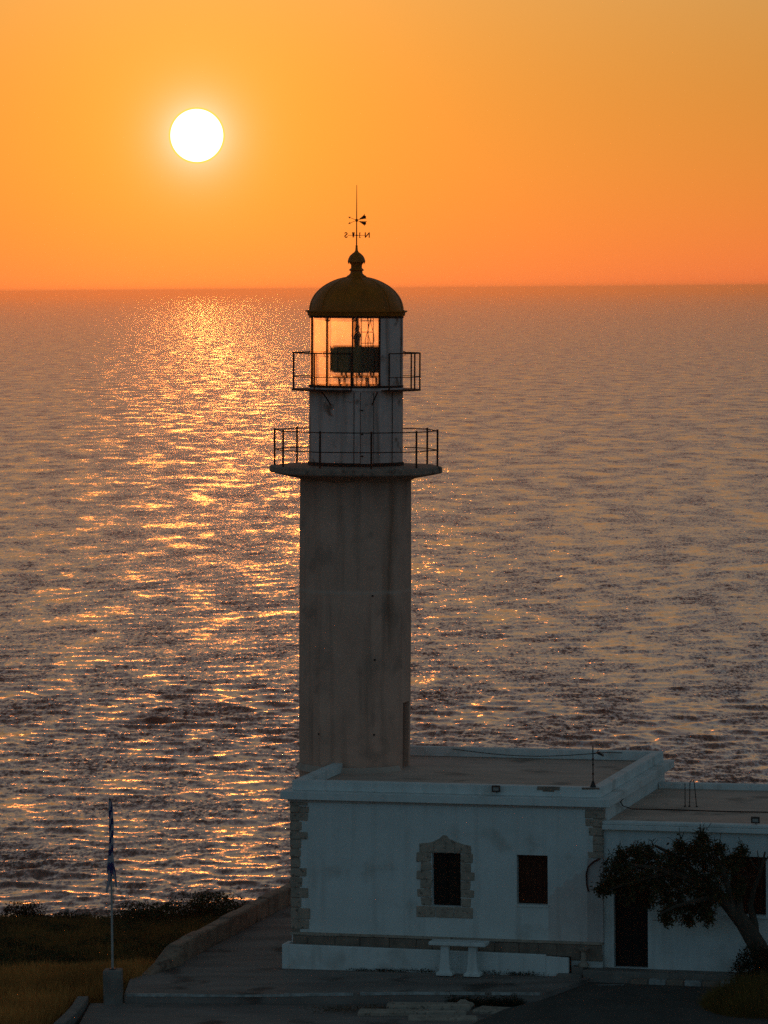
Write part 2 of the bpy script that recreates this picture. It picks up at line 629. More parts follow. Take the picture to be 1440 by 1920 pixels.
# ------------------------------------------------------------------ sea
def build_sea():
    step = 1.0 / 4000.0
    dep = [0.62, 0.5, 0.42, 0.36, 0.31, 0.27, 0.235, 0.21]
    a = 0.19
    while a > 0.10:
        dep.append(a)
        a -= step * 0.72
    while a > 0.03:
        dep.append(a)
        a -= step * 0.95
    while a > 0.0045:
        dep.append(a)
        a -= step * 1.2
    dep += [0.0042, 0.0039, 0.0036, 0.0033, 0.0030, 0.0026, 0.0022, 0.0018, 0.0014, 0.0010, 0.0007, 80.0 / 150000.0]
    rad = 80.0 / np.array(dep)
    ang = list(np.arange(-0.115, 0.115, step * 1.45))
    left = [-math.pi, -2.6, -2.2, -1.8, -1.4, -1.0, -0.7, -0.45, -0.3, -0.2, -0.15]
    ang = np.array(left + ang + [-t for t in reversed(left)])
    A, Rr = np.meshgrid(ang, rad)
    X = Rr * np.sin(A)
    Y = Rr * np.cos(A)
    Z = np.zeros_like(X)
    DX = np.zeros_like(X)
    DY = np.zeros_like(X)
    dr = np.gradient(rad)[:, None] * np.ones_like(X)
    # sector outside the fine fan stays flat
    fade = np.clip((0.118 - np.abs(A)) / 0.01, 0, 1)
    g = np.random.default_rng(5)
    for i in range(80):
        lam = 2.4 * (13.0 / 2.4) ** (g.random() ** 1.15)
        d = g.normal(0.0, 0.72)
        k = 2 * math.pi / lam
        kx, ky = k * math.sin(d), k * math.cos(d)
        s = 0.023 * (0.75 + 0.5 * g.random()) * (1.0 if lam < 16 else 0.55)
        amp = s / k
        ph = kx * X + ky * Y + g.random() * 6.28
        lod = np.clip((lam / np.maximum(np.abs(dr) * np.cos(d), 1e-3) - 2.2) / 2.5, 0, 1) * fade
        gust = 1.0
        Z += amp * lod * np.cos(ph)
        DX -= 0.8 * amp * lod * math.sin(d) * np.sin(ph)
        DY -= 0.8 * amp * lod * math.cos(d) * np.sin(ph)
    # wave groups: patches of higher and lower seas
    grp = 0.8 + 0.35 * np.sin(X * 0.013 + 1.3 * np.sin(Y * 0.006)) * np.sin(Y * 0.021 + 2.0 + np.sin(X * 0.017))
    Z *= grp
    co = np.stack([X + DX, Y + DY, Z + SEA_Z], -1).reshape(-1, 3)
    nr, nc = X.shape
    idx = np.arange(nr * nc).reshape(nr, nc)
    q = np.stack([idx[:-1, :-1], idx[:-1, 1:], idx[1:, 1:], idx[1:, :-1]], -1).reshape(-1, 4)
    me = bpy.data.meshes.new('sea')
    me.vertices.add(len(co))
    me.vertices.foreach_set('co', co.astype(np.float32).ravel())
    me.loops.add(q.size)
    me.loops.foreach_set('vertex_index', q[:, ::-1].astype(np.int32).ravel())
    me.polygons.add(len(q))
    me.polygons.foreach_set('loop_start', np.arange(0, q.size, 4, dtype=np.int32))
    me.polygons.foreach_set('loop_total', np.full(len(q), 4, dtype=np.int32))
    me.polygons.foreach_set('use_smooth', np.ones(len(q), dtype=bool))
    me.update(calc_edges=True)
    me.materials.append(MATS['sea_water'])
    if me.polygons[len(q) // 2].normal.z < 0:
        me.flip_normals()
    o = bpy.data.objects.new('sea', me)
    COL.objects.link(o)
    tag(o, kind='structure')
    return o


build_sea()


# ------------------------------------------------------------------ terrain
def fbm(x, y):
    return (math.sin(x * 0.9 + 1.7 * math.sin(y * 0.43)) * 0.5 + math.sin(y * 1.3 + x * 0.6 + 2.1) * 0.3
            + math.sin(x * 2.7 - y * 2.1) * 0.12 + math.sin(x * 5.1 + y * 4.3) * 0.06)


def land_z(x, y):
    crest = 113.0 + 0.8 * math.sin(x * 0.55 + 0.6) + 0.25 * (x + 6) * (1 if x < -4 else 0.0)
    t = (y - 97.0) / (crest - 97.0)
    z = -0.32 - 0.10 * fbm(x * 0.8, y * 0.8)
    if x < -3:
        z += -1.08 * max(0.0, min(1.0, t)) ** 1.3 - 0.18 * math.exp(-((y - 100.5) / 3.0) ** 2)
    else:
        z -= 1.0
    if y > crest:
        z -= (y - crest) * 1.15 + 0.02 * (y - crest) ** 2
    if y < 86:
        z -= (86 - y) * 0.22
    return max(z, SEA_Z - 4)


xs = sorted(set([-400, -250, -150, -90, -60, -42, -32, -26, -22] + [round(-20 + 0.45 * i, 2) for i in range(98)] + [26, 34, 46, 70, 110, 170, 260, 400]))
ys = sorted(set([-40, -10, 20, 45, 60, 72, 80] + [round(84 + 0.45 * i, 2) for i in range(72)] + [118, 120, 123, 127, 132, 138, 146]))
mb = MB()
mb.v = [(x, y, land_z(x, y)) for y in ys for x in xs]
W_ = len(xs)
mb.f = [(j * W_ + i, j * W_ + i + 1, (j + 1) * W_ + i + 1, (j + 1) * W_ + i) for j in range(len(ys) - 1) for i in range(W_ - 1)]
tag(mb.build('terrain', 'earth', smooth=True), kind='structure')

# terrace round the keeper's house, one step above the lower court
terr = [(-6.20, 93.30), (3.60, 92.52), (4.75, 94.35), L(7.5, -0.35)[:2], L(7.5, 0.5)[:2], L(7.5, 9)[:2], L(4, 13)[:2],
        L(-2.80, 13)[:2], L(-2.80, -0.2)[:2], (-6.20, 95.4)]
mb = MB()
mb.prism(terr, [-0.6] * len(terr), [ground_z(x, y) for x, y in terr])
terrace = tag(mb.build('terrace', 'terrace_concrete'), kind='structure')
# lower court and road
court = [(-7.3, 80.0), (1.6, 80.0), (1.75, 89.5), (2.65, 91.5), (3.62, 92.50), (-6.25, 93.28), (-7.0, 93.28)]
tag(MB().prism(court, -0.7, -0.20).build('court', 'terrace_concrete'), kind='structure')
road = [(1.62, 70.0), (16.0, 70.0), (16.0, 92.3), L(11.9, -0.62)[:2], L(7.45, -0.62)[:2], (4.77, 94.34), (3.63, 92.49), (2.67, 91.5), (1.77, 89.5)]
tag(MB().prism(road, -0.7, [-0.15, -0.15, -0.05, 0.0, 0.0, 0.0, -0.06, -0.10, -0.12]).build('road', 'asphalt'), kind='structure')
# white painted nosing along the terrace edge, uneven and broken
nose = MB()
p0, p1 = Vector((-6.15, 93.31, 0)), Vector((3.55, 92.53, 0))
N_ = 60
for i in range(N_):
    if i in (33, 52):
        continue
    a, b_ = p0.lerp(p1, i / N_), p0.lerp(p1, (i + 1) / N_)
    w0, w1 = [0.075 + 0.03 * math.sin(i * 1.7 + k) for k in (0, 1)]
    za, zb = ground_z(a.x, a.y) + 0.004, ground_z(b_.x, b_.y) + 0.004
    nose.add([(a.x, a.y - 0.03, za - 0.05), (b_.x, b_.y - 0.03, zb - 0.05), (b_.x, b_.y - 0.03, zb + 0.008), (a.x, a.y - 0.03, za + 0.008),
              (b_.x, b_.y + w1, zb + 0.008), (a.x, a.y + w0, za + 0.008)], [(0, 1, 2, 3), (3, 2, 4, 5)])
nose.build('painted_edge_line', 'white_paint', terrace, fix=False)

# kerb wall along the left of the lower court
kw = MB()
segs = [(-7.32, 93.42), (-7.36, 92.3), (-7.46, 91.1), (-7.60, 89.9), (-7.72, 88.4), (-7.85, 86.5)]
for i in range(len(segs) - 1):
    (xa, ya), (xb, yb) = segs[i], segs[i + 1]
    kw.prism([(xa, ya - 0.01), (xb, yb + 0.01), (xb + 0.27, yb + 0.01), (xa + 0.27, ya - 0.01)], -0.7, -0.05 + rnd.uniform(-0.012, 0.012))
tag(kw.build('kerb_wall', 'kerb_concrete', bevel=0.02), 'low grey concrete kerb running forward along the left of the lower court', 'kerb')

# ------------------------------------------------------------------ haze is added after the structure, at the end of this file
# ------------------------------------------------------------------ low boundary wall on the seaward side
bw = thing('boundary_wall', 'low rubble wall running back along the path left of the house', 'wall', L(-3.0, 0), (0, 0, -TH))
vcur = -0.15
while vcur < 13.5:
    ln_ = rnd.uniform(0.75, 1.25)
    gap = 0.012 if rnd.random() < 0.8 else 0.05
    h = 0.46 + rnd.uniform(-0.025, 0.025)
    m_ = MB().box(-0.16 + rnd.uniform(-0.015, 0.015), 0.17 + rnd.uniform(-0.02, 0.02), vcur, vcur + ln_ - gap, -0.6, h, 0.012)
    m_.build('wall_block', 'wall_rubble', bw, bevel=0.035)
    vcur += ln_
ends = MB()
ends.prism([(-0.20, -1.05), (0.12, -1.25), (0.30, -0.17), (-0.18, -0.17)], [-0.6] * 4, [0.20, 0.12, 0.40, 0.44])
ends.prism([(-0.26, -1.9), (0.02, -2.1), (0.11, -1.26), (-0.21, -1.06)], [-0.6] * 4, [0.02, 0.0, 0.10, 0.18])
ends.build('sloping_end', 'wall_rubble', bw, bevel=0.04)

# pedestal and flagpole
ped = MB()
ped.box(-6.68, -6.24, 93.05, 93.50, -0.4, 0.60, 0.01)
tag(ped.build('pedestal', 'kerb_concrete', bevel=0.03), 'grey concrete block at the terrace corner carrying the flagpole', 'pedestal')
fp = thing('flagpole', 'thin pale metal flagpole standing on the concrete block', 'flagpole', (-6.47, 93.28, 0.58))
MB().tube([(0, 0, 0), (0, 0, 2.0), (-0.015, 0, 4.02)], [0.030, 0.026, 0.017], 8).build('pole', 'pole_paint', fp, smooth=True)
MB().tube([(0, 0, 0), (0, 0, 0.05)], [0.09, 0.08], 10).build('base_flange', 'dark_metal', fp)
MB().tube([(-0.015, 0, 4.02), (-0.015, 0, 4.07)], [0.03, 0.012], 8).build('finial', 'dark_metal', fp)
MB().tube([(0.045, -0.02, 0.9), (0.05, -0.02, 2.0), (0.02, -0.01, 3.95)], 0.005, 4).build('halyard', 'dark_metal', fp)
# limp flag wound round the upper pole
fv, ff, fs = [], [], []
nz_, na_ = 46, 20
for i in range(nz_ + 1):
    t = i / nz_
    z = 4.0 - 1.72 * t
    w = 0.034 + 0.042 * math.sin(min(t * 1.25, 1.0) * math.pi * 0.5) + 0.02 * math.sin(t * 9.0)
    for k in range(na_):
        a = 2 * math.pi * k / na_
        fold = 1.0 + 0.38 * math.sin(3 * a + 5 * t + 0.6) + 0.2 * math.sin(5 * a - 7 * t)
        r = w * fold * 0.72
        fv.append((-0.012 + 0.022 * math.sin(t * 3.0) + r * math.cos(a), -0.01 + r * 0.8 * math.sin(a), z + 0.02 * math.sin(2 * a)))
        fs.append(t * 4.2 + 0.5 * math.sin(a + t * 4) + 0.12 * math.sin(4 * a))
for i in range(nz_):
    for k in range(na_):
        k2 = (k + 1) % na_
        ff.append((i * na_ + k, i * na_ + k2, (i + 1) * na_ + k2, (i + 1) * na_ + k))


def tail(x1, z1, wtop, base):
    o_ = len(fv)
    for i in range(9):
        t = i / 8
        cx = 0.01 + (x1 - 0.01) * t ** 0.8
        cz = base + (z1 - base) * t
        w = wtop * (1 - 0.55 * t)
        for k in range(6):
            a = 2 * math.pi * k / 6
            fv.append((cx + w * math.cos(a) * (1 + 0.3 * math.sin(3 * a + 4 * t)), -0.02 + 0.5 * w * math.sin(a), cz + 0.02 * math.sin(a * 2)))
            fs.append(0.2 + t * 0.25 + 0.06 * k)
    for i in range(8):
        for k in range(6):
            k2 = (k + 1) % 6
            ff.append((o_ + i * 6 + k, o_ + i * 6 + k2, o_ + (i + 1) * 6 + k2, o_ + (i + 1) * 6 + k))
    ff.append(tuple(o_ + 48 + k for k in range(6)))


tail(-0.11, 1.85, 0.06, 2.5)
tail(0.115, 1.98, 0.05, 2.5)
tail(-0.06, 2.12, 0.05, 2.45)
fmb = MB()
fmb.v, fmb.f = fv, ff
flag = fmb.build('flag', 'flag_cloth', None, smooth=True)
att = flag.data.attributes.new('stripe', 'FLOAT', 'POINT')
att.data.foreach_set('value', fs)
flag.location = (-6.47, 93.28, 0.58)
tag(flag, 'limp blue and white flag hanging furled round the pole', 'flag')

# ------------------------------------------------------------------ keeper's house
HW, HD, HZ = 7.75, 7.85, 4.08
house = thing('keepers_house', 'whitewashed flat-roofed house at the foot of the lighthouse with stone corner quoins', 'house', L(0, 0), (0, 0, -TH))


def wall_openings(u0, u1, z0, z1, v, openings, depth):
    """facade at y=v facing -y with rectangular openings and their reveals"""
    m_ = MB()
    us = sorted({u0, u1} | {o[0] for o in openings} | {o[1] for o in openings})
    zs = sorted({z0, z1} | {o[2] for o in openings} | {o[3] for o in openings})
    for i in range(len(us) - 1):
        for j in range(len(zs) - 1):
            uc, zc = (us[i] + us[i + 1]) / 2, (zs[j] + zs[j + 1]) / 2
            if any(o[0] < uc < o[1] and o[2] < zc < o[3] for o in openings):
                continue
            m_.add([(us[i], v, zs[j]), (us[i + 1], v, zs[j]), (us[i + 1], v, zs[j + 1]), (us[i], v, zs[j + 1])], [(0, 1, 2, 3)])
    for (a, b_, c, d) in openings:
        w = v + depth
        m_.add([(a, v, c), (a, w, c), (a, w, d), (a, v, d)], [(0, 1, 2, 3)])
        m_.add([(b_, v, c), (b_, v, d), (b_, w, d), (b_, w, c)], [(0, 1, 2, 3)])
        m_.add([(a, v, d), (a, w, d), (b_, w, d), (b_, v, d)], [(0, 1, 2, 3)])
        m_.add([(a, v, c), (b_, v, c), (b_, w, c), (a, w, c)], [(0, 1, 2, 3)])
    return m_


W1 = (3.54, 4.26, 1.60, 2.90)
W2 = (5.65, 6.41, 1.71, 2.91)
m_ = wall_openings(0, HW, -0.5, HZ, 0.0, [W1, W2], 0.32)
m_.build('front_wall', 'whitewash', house, fix=False)
side = MB()
side.add([(0, 0, -0.5), (0, HD, -0.5), (0, HD, HZ), (0, 0, HZ)], [(0, 1, 2, 3)][::-1])
side.add([(HW, 0, -0.5), (HW, HD, -0.5), (HW, HD, HZ), (HW, 0, HZ)], [(0, 1, 2, 3)])
side.add([(0, HD, -0.5), (HW, HD, -0.5), (HW, HD, HZ), (0, HD, HZ)], [(0, 1, 2, 3)])
side.build('side_walls', 'whitewash', house, fix=False)
# patch of pinkish newer plaster right of the plain window
MB().extrude_xz([(6.415, 0.866), (7.38, 0.866), (7.375, 2.52), (7.28, 2.60), (7.19, 2.47), (7.08, 2.50), (6.98, 2.33), (6.86, 2.36), (6.74, 2.16),
                (6.63, 2.18), (6.54, 1.98), (6.43, 1.93)], -0.006, 0.03).build('plaster_patch', 'plaster_patch', house)
# roof slab, cornice, parapet
MB().box(0.02, HW - 0.02, 0.02, HD - 0.02, HZ - 0.05, 4.32).build('roof_slab', 'roof_screed', house)


def ring(m_, u0, u1, v0, v1, t, z0, z1):
    m_.box(u0, u1, v0, v0 + t, z0, z1)
    m_.box(u0, u1, v1 - t, v1, z0, z1)
    m_.box(u0, u0 + t, v0 + t, v1 - t, z0, z1)
    m_.box(u1 - t, u1, v0 + t, v1 - t, z0, z1)


def slab_edge(name, u0, u1, v0, v1, zt, zb, parent, material, nseg=9):
    """a slightly uneven cornice course"""
    m_ = MB()
    for k in range(nseg):
        a, b_ = u0 + (u1 - u0) * k / nseg, u0 + (u1 - u0) * (k + 1) / nseg
        m_.box(a, b_, v0, v1, zb, zt)
    return m_.build(name, material, parent)


cor = MB()
ring(cor, -0.20, HW + 0.22, -0.22, HD + 0.20, 0.42, 4.13, 4.325)
cor.build('cornice', 'whitewash', house, bevel=0.012)
und = MB()
ring(und, -0.06, HW + 0.06, -0.06, HD + 0.06, 0.2, 4.06, 4.128)
und.build('cornice_bed', 'whitewash_pink', house)
par = MB()
ring(par, 0.03, HW - 0.03, 0.03, HD - 0.03, 0.27, 4.327, 4.57)
par.build('parapet', 'whitewash', house, bevel=0.015)
# broken plaster showing dark screed on the parapet front
for (a, b_, c, d) in ((6.15, 6.72, 4.49, 4.572), (6.3, 6.58, 4.44, 4.50), (7.25, 7.68, 4.52, 4.573)):
    MB().box(a, b_, 0.022, 0.05, c, d, 0.012).build('broken_plaster', 'stone_dark', house)


def stone_block(m_, u0, u1, v0, v1, z0, z1, name='quoin_stone', material='stone', parent=house):
    b_ = MB().box(u0, u1, v0, v1, z0, z1, 0.012)
    return b_.build(name, material, parent, bevel=0.018)


# quoins, left corner: alternating long and short courses
z = 4.05
for k, (h, w) in enumerate(((0.10, 0.43), (0.17, 0.45), (0.21, 0.42), (0.24, 0.26), (0.20, 0.40), (0.24, 0.27), (0.20, 0.23), (0.26, 0.24), (0.22, 0.37),
                            (0.26, 0.26), (0.25, 0.44), (0.24, 0.25), (0.30, 0.45), (0.24, 0.42))):
    if z - h < 0.8:
        break
    w2 = 0.25 if w > 0.33 else 0.45
    stone_block(None, -0.02, w + rnd.uniform(-0.02, 0.03), -0.022 + rnd.uniform(-0.008, 0.008), w2, z - h + 0.008, z - 0.004)
    z -= h
MB().box(-0.006, 0.21, -0.006, 0.22, 0.80, 4.05).build('quoin_mortar', 'stone_dark', house)
MB().box(HW - 0.22, HW + 0.005, -0.006, 0.3, 2.88, 4.05).build('quoin_mortar', 'stone_dark', house)
# quoins, right corner: only the upper courses are bare
z = 4.05
for k, (h, w) in enumerate(((0.22, 0.42), (0.20, 0.40), (0.22, 0.33), (0.20, 0.25), (0.18, 0.24), (0.17, 0.36))):
    stone_block(None, HW - w + rnd.uniform(-0.03, 0.02), HW + 0.018, -0.022 + rnd.uniform(-0.006, 0.006), 0.35, z - h + 0.008, z - 0.004)
    z -= h
# rough reddish strip below them where plaster was renewed
MB().box(7.38, HW + 0.012, -0.012, 0.1, 0.86, 2.86, 0.012).build('rough_corner_plaster', 'whitewash_pink', house)
# bare stone footing course
u = 0.02
while u < HW - 0.1:
    w = rnd.uniform(0.38, 0.75)
    e = min(u + w, HW)
    stone_block(None, u + 0.006, e - 0.006, -0.045 + rnd.uniform(-0.012, 0.008), 0.02, 0.40, 0.80 + rnd.uniform(-0.03, 0.02), 'footing_stone', 'stone_dark')
    u = e
MB().box(-0.03, HW + 0.02, -0.085, 0.02, 0.812, 0.862, 0.006).build('footing_ledge', 'stone', house)

# stone window surround
win = MB().box(W1[0] + 0.002, W1[1] - 0.002, 0.22, 0.26, W1[2] + 0.002, W1[3] - 0.002).build('window', 'shutter_black', house)
win['label'] = 'dark shuttered window in a gabled stone surround'
for s in (0, 1):
    a = W1[0] + 0.01 + s * 0.36
    lf = MB().box(a, a + 0.34, 0.185, 0.218, W1[2] + 0.02, W1[3] - 0.02).build('shutter_leaf', 'shutter_black', win)
for s in (0, 1):
    for k in range(4):
        a = W1[0] + 0.05 + s * 0.36
        zz = W1[2] + 0.08 + k * 0.30
        MB().box(a, a + 0.26, 0.17, 0.186, zz, zz + 0.24).build('shutter_panel', 'shutter_black', win)
jz = [1.60, 1.82, 2.02, 2.24, 2.45, 2.67, 2.90]
for k in range(6):
    wl_ = (0.27, 0.36, 0.28, 0.38, 0.27, 0.38)[k]
    wr_ = (0.25, 0.33, 0.24, 0.34, 0.25, 0.30)[k]
    stone_block(None, W1[0] - wl_, W1[0] - 0.004, -0.026, 0.3, jz[k] + 0.006, jz[k + 1] - 0.004, 'jamb_stone')
    stone_block(None, W1[1] + 0.004, W1[1] + wr_, -0.026, 0.3, jz[k] + 0.006, jz[k + 1] - 0.004, 'jamb_stone')
for (poly, nm) in (([(3.24, 2.905), (3.60, 2.905), (3.60, 3.18), (3.48, 3.14), (3.24, 3.12)], 'lintel_stone'),
                   ([(3.607, 2.905), (4.12, 2.905), (4.12, 3.20), (3.98, 3.25), (3.92, 3.33), (3.84, 3.34), (3.74, 3.25), (3.607, 3.19)], 'lintel_stone'),
                   ([(4.127, 2.905), (4.53, 2.905), (4.52, 3.09), (4.36, 3.12), (4.127, 3.19)], 'lintel_stone')):
    MB().extrude_xz(poly, -0.028, 0.2).build(nm, 'stone', house, bevel=0.012)
for (a, b_) in ((3.15, 3.62), (3.63, 4.08), (4.09, 4.56)):
    MB().box(a, b_ - 0.006, -0.032, 0.3, 1.33, 1.594, 0.008).build('sill_stone', 'stone', house, bevel=0.014)
# plain window with a boarded red-brown shutter
w2 = MB().box(W2[0] + 0.002, W2[1] - 0.002, 0.20, 0.24, W2[2] + 0.002, W2[3] - 0.002).build('window', 'shutter_red', house)
w2['label'] = 'plain recessed window closed by a red-brown shutter'
for k in range(5):
    a = W2[0] + 0.02 + k * 0.146
    MB().box(a, a + 0.138, 0.17, 0.198, W2[2] + 0.03, W2[3] - 0.02).build('shutter_board', 'shutter_red', w2)
MB().box(W2[0] - 0.02, W2[1] + 0.02, -0.03, 0.19, W2[2] - 0.05, W2[2] + 0.004).build('window_sill', 'whitewash', house)

# planter along the facade
pl = thing('planter', 'long white planter wall along the front of the house', 'planter', L(0, 0), (0, 0, -TH))
m_ = MB()
m_.prism([(-0.12, -0.47), (6.45, -0.47), (6.45, -0.35), (-0.12, -0.35)], [-0.3] * 4, [0.62, 0.585, 0.585, 0.62])
m_.prism([(-0.12, -0.349), (0.0, -0.349), (0.0, 0.05), (-0.12, 0.05)], -0.3, 0.618)
m_.prism([(6.452, -0.46), (7.0, -0.42), (7.0, -0.3), (6.452, -0.35)], [-0.3] * 4, [0.55, 0.52, 0.52, 0.55])
m_.build('planter_wall', 'whitewash', pl, bevel=0.015)
MB().box(0.0, 6.98, -0.348, -0.01, 0.1, 0.50).build('soil', 'soil', pl)

# concrete table in front of the planter
tb = thing('concrete_table', 'white concrete slab table on two flared legs in front of the planter', 'table', L(4.42, -0.86, 0.085), (0, 0, -TH))
MB().box(-0.70, 0.70, -0.22, 0.22, 0.74, 0.83, 0.006).build('table_top', 'whitewash', tb, bevel=0.015)
for s in (-0.34, 0.34):
    m_ = MB()
    prof = [(0.20, 0.0), (0.20, 0.07), (0.14, 0.11), (0.115, 0.30), (0.10, 0.55), (0.10, 0.738)]
    rings_ = []
    for (w, z) in prof:
        rings_.append([(s - w, -w * 0.8, z), (s + w, -w * 0.8, z), (s + w, w * 0.8, z), (s - w, w * 0.8, z)])
    vs_ = [p for r_ in rings_ for p in r_]
    fs_ = [(0, 3, 2, 1)]
    for i in range(len(prof) - 1):
        for k in range(4):
            fs_.append((i * 4 + k, i * 4 + (k + 1) % 4, (i + 1) * 4 + (k + 1) % 4, (i + 1) * 4 + k))
    fs_.append((20, 21, 22, 23))
    m_.add(vs_, fs_)
    m_.build('leg', 'whitewash', tb, bevel=0.01)

# ------------------------------------------------------------------ annex to the right
AX0, AX1, AV0, AD, AZ = HW + 0.012, 13.6, 0.10, 7.0, 3.60
annex = thing('annex', 'lower white flat-roofed annex on the right side of the house, behind the tree', 'building', L(0, 0), (0, 0, -TH))
DR = (8.00, 8.83, 0.25, 2.40)
W3 = (10.80, 11.68, 1.61, 3.01)
wall_openings(AX0, AX1, -0.5, AZ, AV0, [DR, W3], 0.25).build('front_wall', 'whitewash', annex, fix=False)
m_ = MB()
m_.add([(AX1, AV0, -0.5), (AX1, AD, -0.5), (AX1, AD, AZ), (AX1, AV0, AZ)], [(0, 1, 2, 3)])
m_.add([(AX0, AD, -0.5), (AX1, AD, -0.5), (AX1, AD, AZ), (AX0, AD, AZ)], [(0, 1, 2, 3)])
m_.build('side_walls', 'whitewash', annex, fix=False)
MB().box(AX0, AX1 + 0.2, AV0 - 0.20, AD + 0.15, 3.585, 3.70).build('roof_slab', 'whitewash', annex, bevel=0.012)
MB().box(AX0 + 0.002, AX1, AV0 + 0.10, AD - 0.05, 3.60, 3.712).build('roof_screed', 'roof_screed', annex)
MB().box(AX0, AX1 + 0.19, AV0 - 0.19, AV0 + 0.085, 3.702, 3.79).build('roof_edge', 'whitewash', annex, bevel=0.02)
MB().box(AX0, AX1 + 0.18, AD - 0.10, AD + 0.14, 3.702, 3.87).build('back_parapet', 'whitewash', annex, bevel=0.02)
d_ = MB().box(DR[0] + 0.002, DR[1] - 0.002, 0.30, 0.34, DR[2] + 0.002, DR[3] - 0.002).build('door', 'door_dark', annex)
for s in (0, 1):
    a = DR[0] + 0.02 + s * 0.405
    MB().box(a, a + 0.385, 0.275, 0.298, DR[2] + 0.03, DR[3] - 0.03).build('door_leaf', 'door_dark', d_)
w3 = MB().box(W3[0] + 0.002, W3[1] - 0.002, 0.30, 0.34, W3[2] + 0.002, W3[3] - 0.002).build('window', 'shutter_black', annex)
for k in range(4):
    a = W3[0] + 0.02 + k * 0.212
    MB().box(a, a + 0.2, 0.275, 0.298, W3[2] + 0.02, W3[3] - 0.02).build('shutter_board', 'shutter_red', w3)
MB().box(W3[0] - 0.06, W3[1] + 0.06, 0.03, 0.18, W3[2] - 0.06, W3[2] - 0.002).build('window_sill', 'whitewash', annex)
# small wall lamp box left of that window
MB().box(10.42, 10.66, 0.0, 0.098, 2.74, 2.92).build('meter_box', 'whitewash', annex, bevel=0.01)

# platform and steps before the annex door
plat = thing('entrance_platform', 'long low concrete platform before the annex door', 'platform', L(0, 0), (0, 0, -TH))
MB().box(7.35, 13.0, -0.45, 0.098, -0.3, 0.245, 0.004).build('platform_slab', 'kerb_concrete', plat, bevel=0.015)
MB().box(6.75, 7.34, -0.62, -0.36, -0.3, 0.16, 0.006).build('step', 'kerb_concrete', plat, bevel=0.015)
MB().box(7.05, 7.34, -0.34, -0.06, -0.3, 0.30, 0.006).build('step', 'kerb_concrete', plat, bevel=0.015)
# small white fragment of a column by the corner
m_ = MB().lathe([(0.0, 0.0), (0.13, 0.0), (0.13, 0.06), (0.07, 0.10), (0.06, 0.34), (0.12, 0.40), (0.14, 0.44), (0.0, 0.45)], 14)
col_ = m_.build('stone_pedestal', 'stone', None, smooth=True)
col_.location = L(7.32, -0.19, 0.30)
tag(col_, 'small pale stone pedestal on the step at the house corner', 'pedestal')

# painted kerb, alternate white and bare stones
kb = thing('painted_kerb', 'kerb of alternating white and dark stones before the annex platform', 'kerb', L(0, 0), (0, 0, -TH))
u = 8.55
k = 0
while u < 11.6:
    MB().box(u + 0.004, u + 0.42, -0.66, -0.47, -0.2, 0.125 + rnd.uniform(-0.01, 0.01), 0.006).build('kerb_stone', 'white_paint' if k % 2 else 'stone_dark', kb, bevel=0.02)
    u += 0.43
    k += 1
# faint painted line on the road
MB().box(0, 0.62, -0.03, 0.03, 0, 0.004).build('road_line', 'white_paint', None)
rl = bpy.data.objects['road_line']
rl.location = (4.98, 94.02, 0.001)
tag(rl, 'short worn white paint dash on the asphalt by the steps', 'road marking')

# slabs and stones lying in the lower court
slabs = [(0.95, 92.10, 1.95, 0.34, 0.14, -4, 'long pale stone slab lying nearest the terrace edge in the lower court'),
         (0.55, 91.45, 2.5, 0.30, 0.10, -3, 'longest pale stone slab in the middle of the lower court'),
         (1.25, 90.75, 1.6, 0.34, 0.08, -5, 'flat grey stone slab nearest the camera in the lower court'),
         (2.45, 91.75, 0.85, 0.7, 0.07, -20, 'square grey paving slab at the corner where court meets road')]
for (x, y, w, d, h, rz, lab) in slabs:
    o = MB().box(-w / 2, w / 2, -d / 2, d / 2, -0.1, h, 0.025).build('stone_slab', 'stone', None, bevel=0.03)
    o.location = (x, y, -0.2)
    o.rotation_euler = (0, 0, R(rz))
    tag(o, lab, 'stone slab', 'slabs lying in the court')


def rock(name, x, y, z, s, seed, material='stone', flat=0.6):
    r_ = random.Random(seed)
    bm = bmesh.new()
    bmesh.ops.create_icosphere(bm, subdivisions=2, radius=1.0)
    for v in bm.verts:
        n_ = v.co.normalized()
        v.co = n_ * (1 + 0.22 * math.sin(3 * n_.x + seed) + 0.18 * math.sin(4 * n_.y - seed) + r_.uniform(-0.08, 0.08))
        v.co.z *= flat
    me = bpy.data.meshes.new(name)
    bm.to_mesh(me)
    bm.free()
    me.materials.append(MATS[material])
    o = bpy.data.objects.new(name, me)
    COL.objects.link(o)
    o.location = (x, y, z)
    o.scale = (s, s * 0.8, s)
    return o


tag(rock('rock', 1.80, 92.15, -0.1, 0.20, 3), 'round grey rock at the end of the long slab in the court', 'rock')
tag(rock('rock', 1.47, 92.05, -0.12, 0.13, 7), 'smaller rock wedged left of the round rock on the slabs', 'rock')
tag(rock('rock', -8.4, 98.6, land_z(-8.4, 98.6) + 0.12, 0.26, 5, 'kerb_concrete', 0.35), 'pale flat rock lying in the scrub left of the flagpole', 'rock')

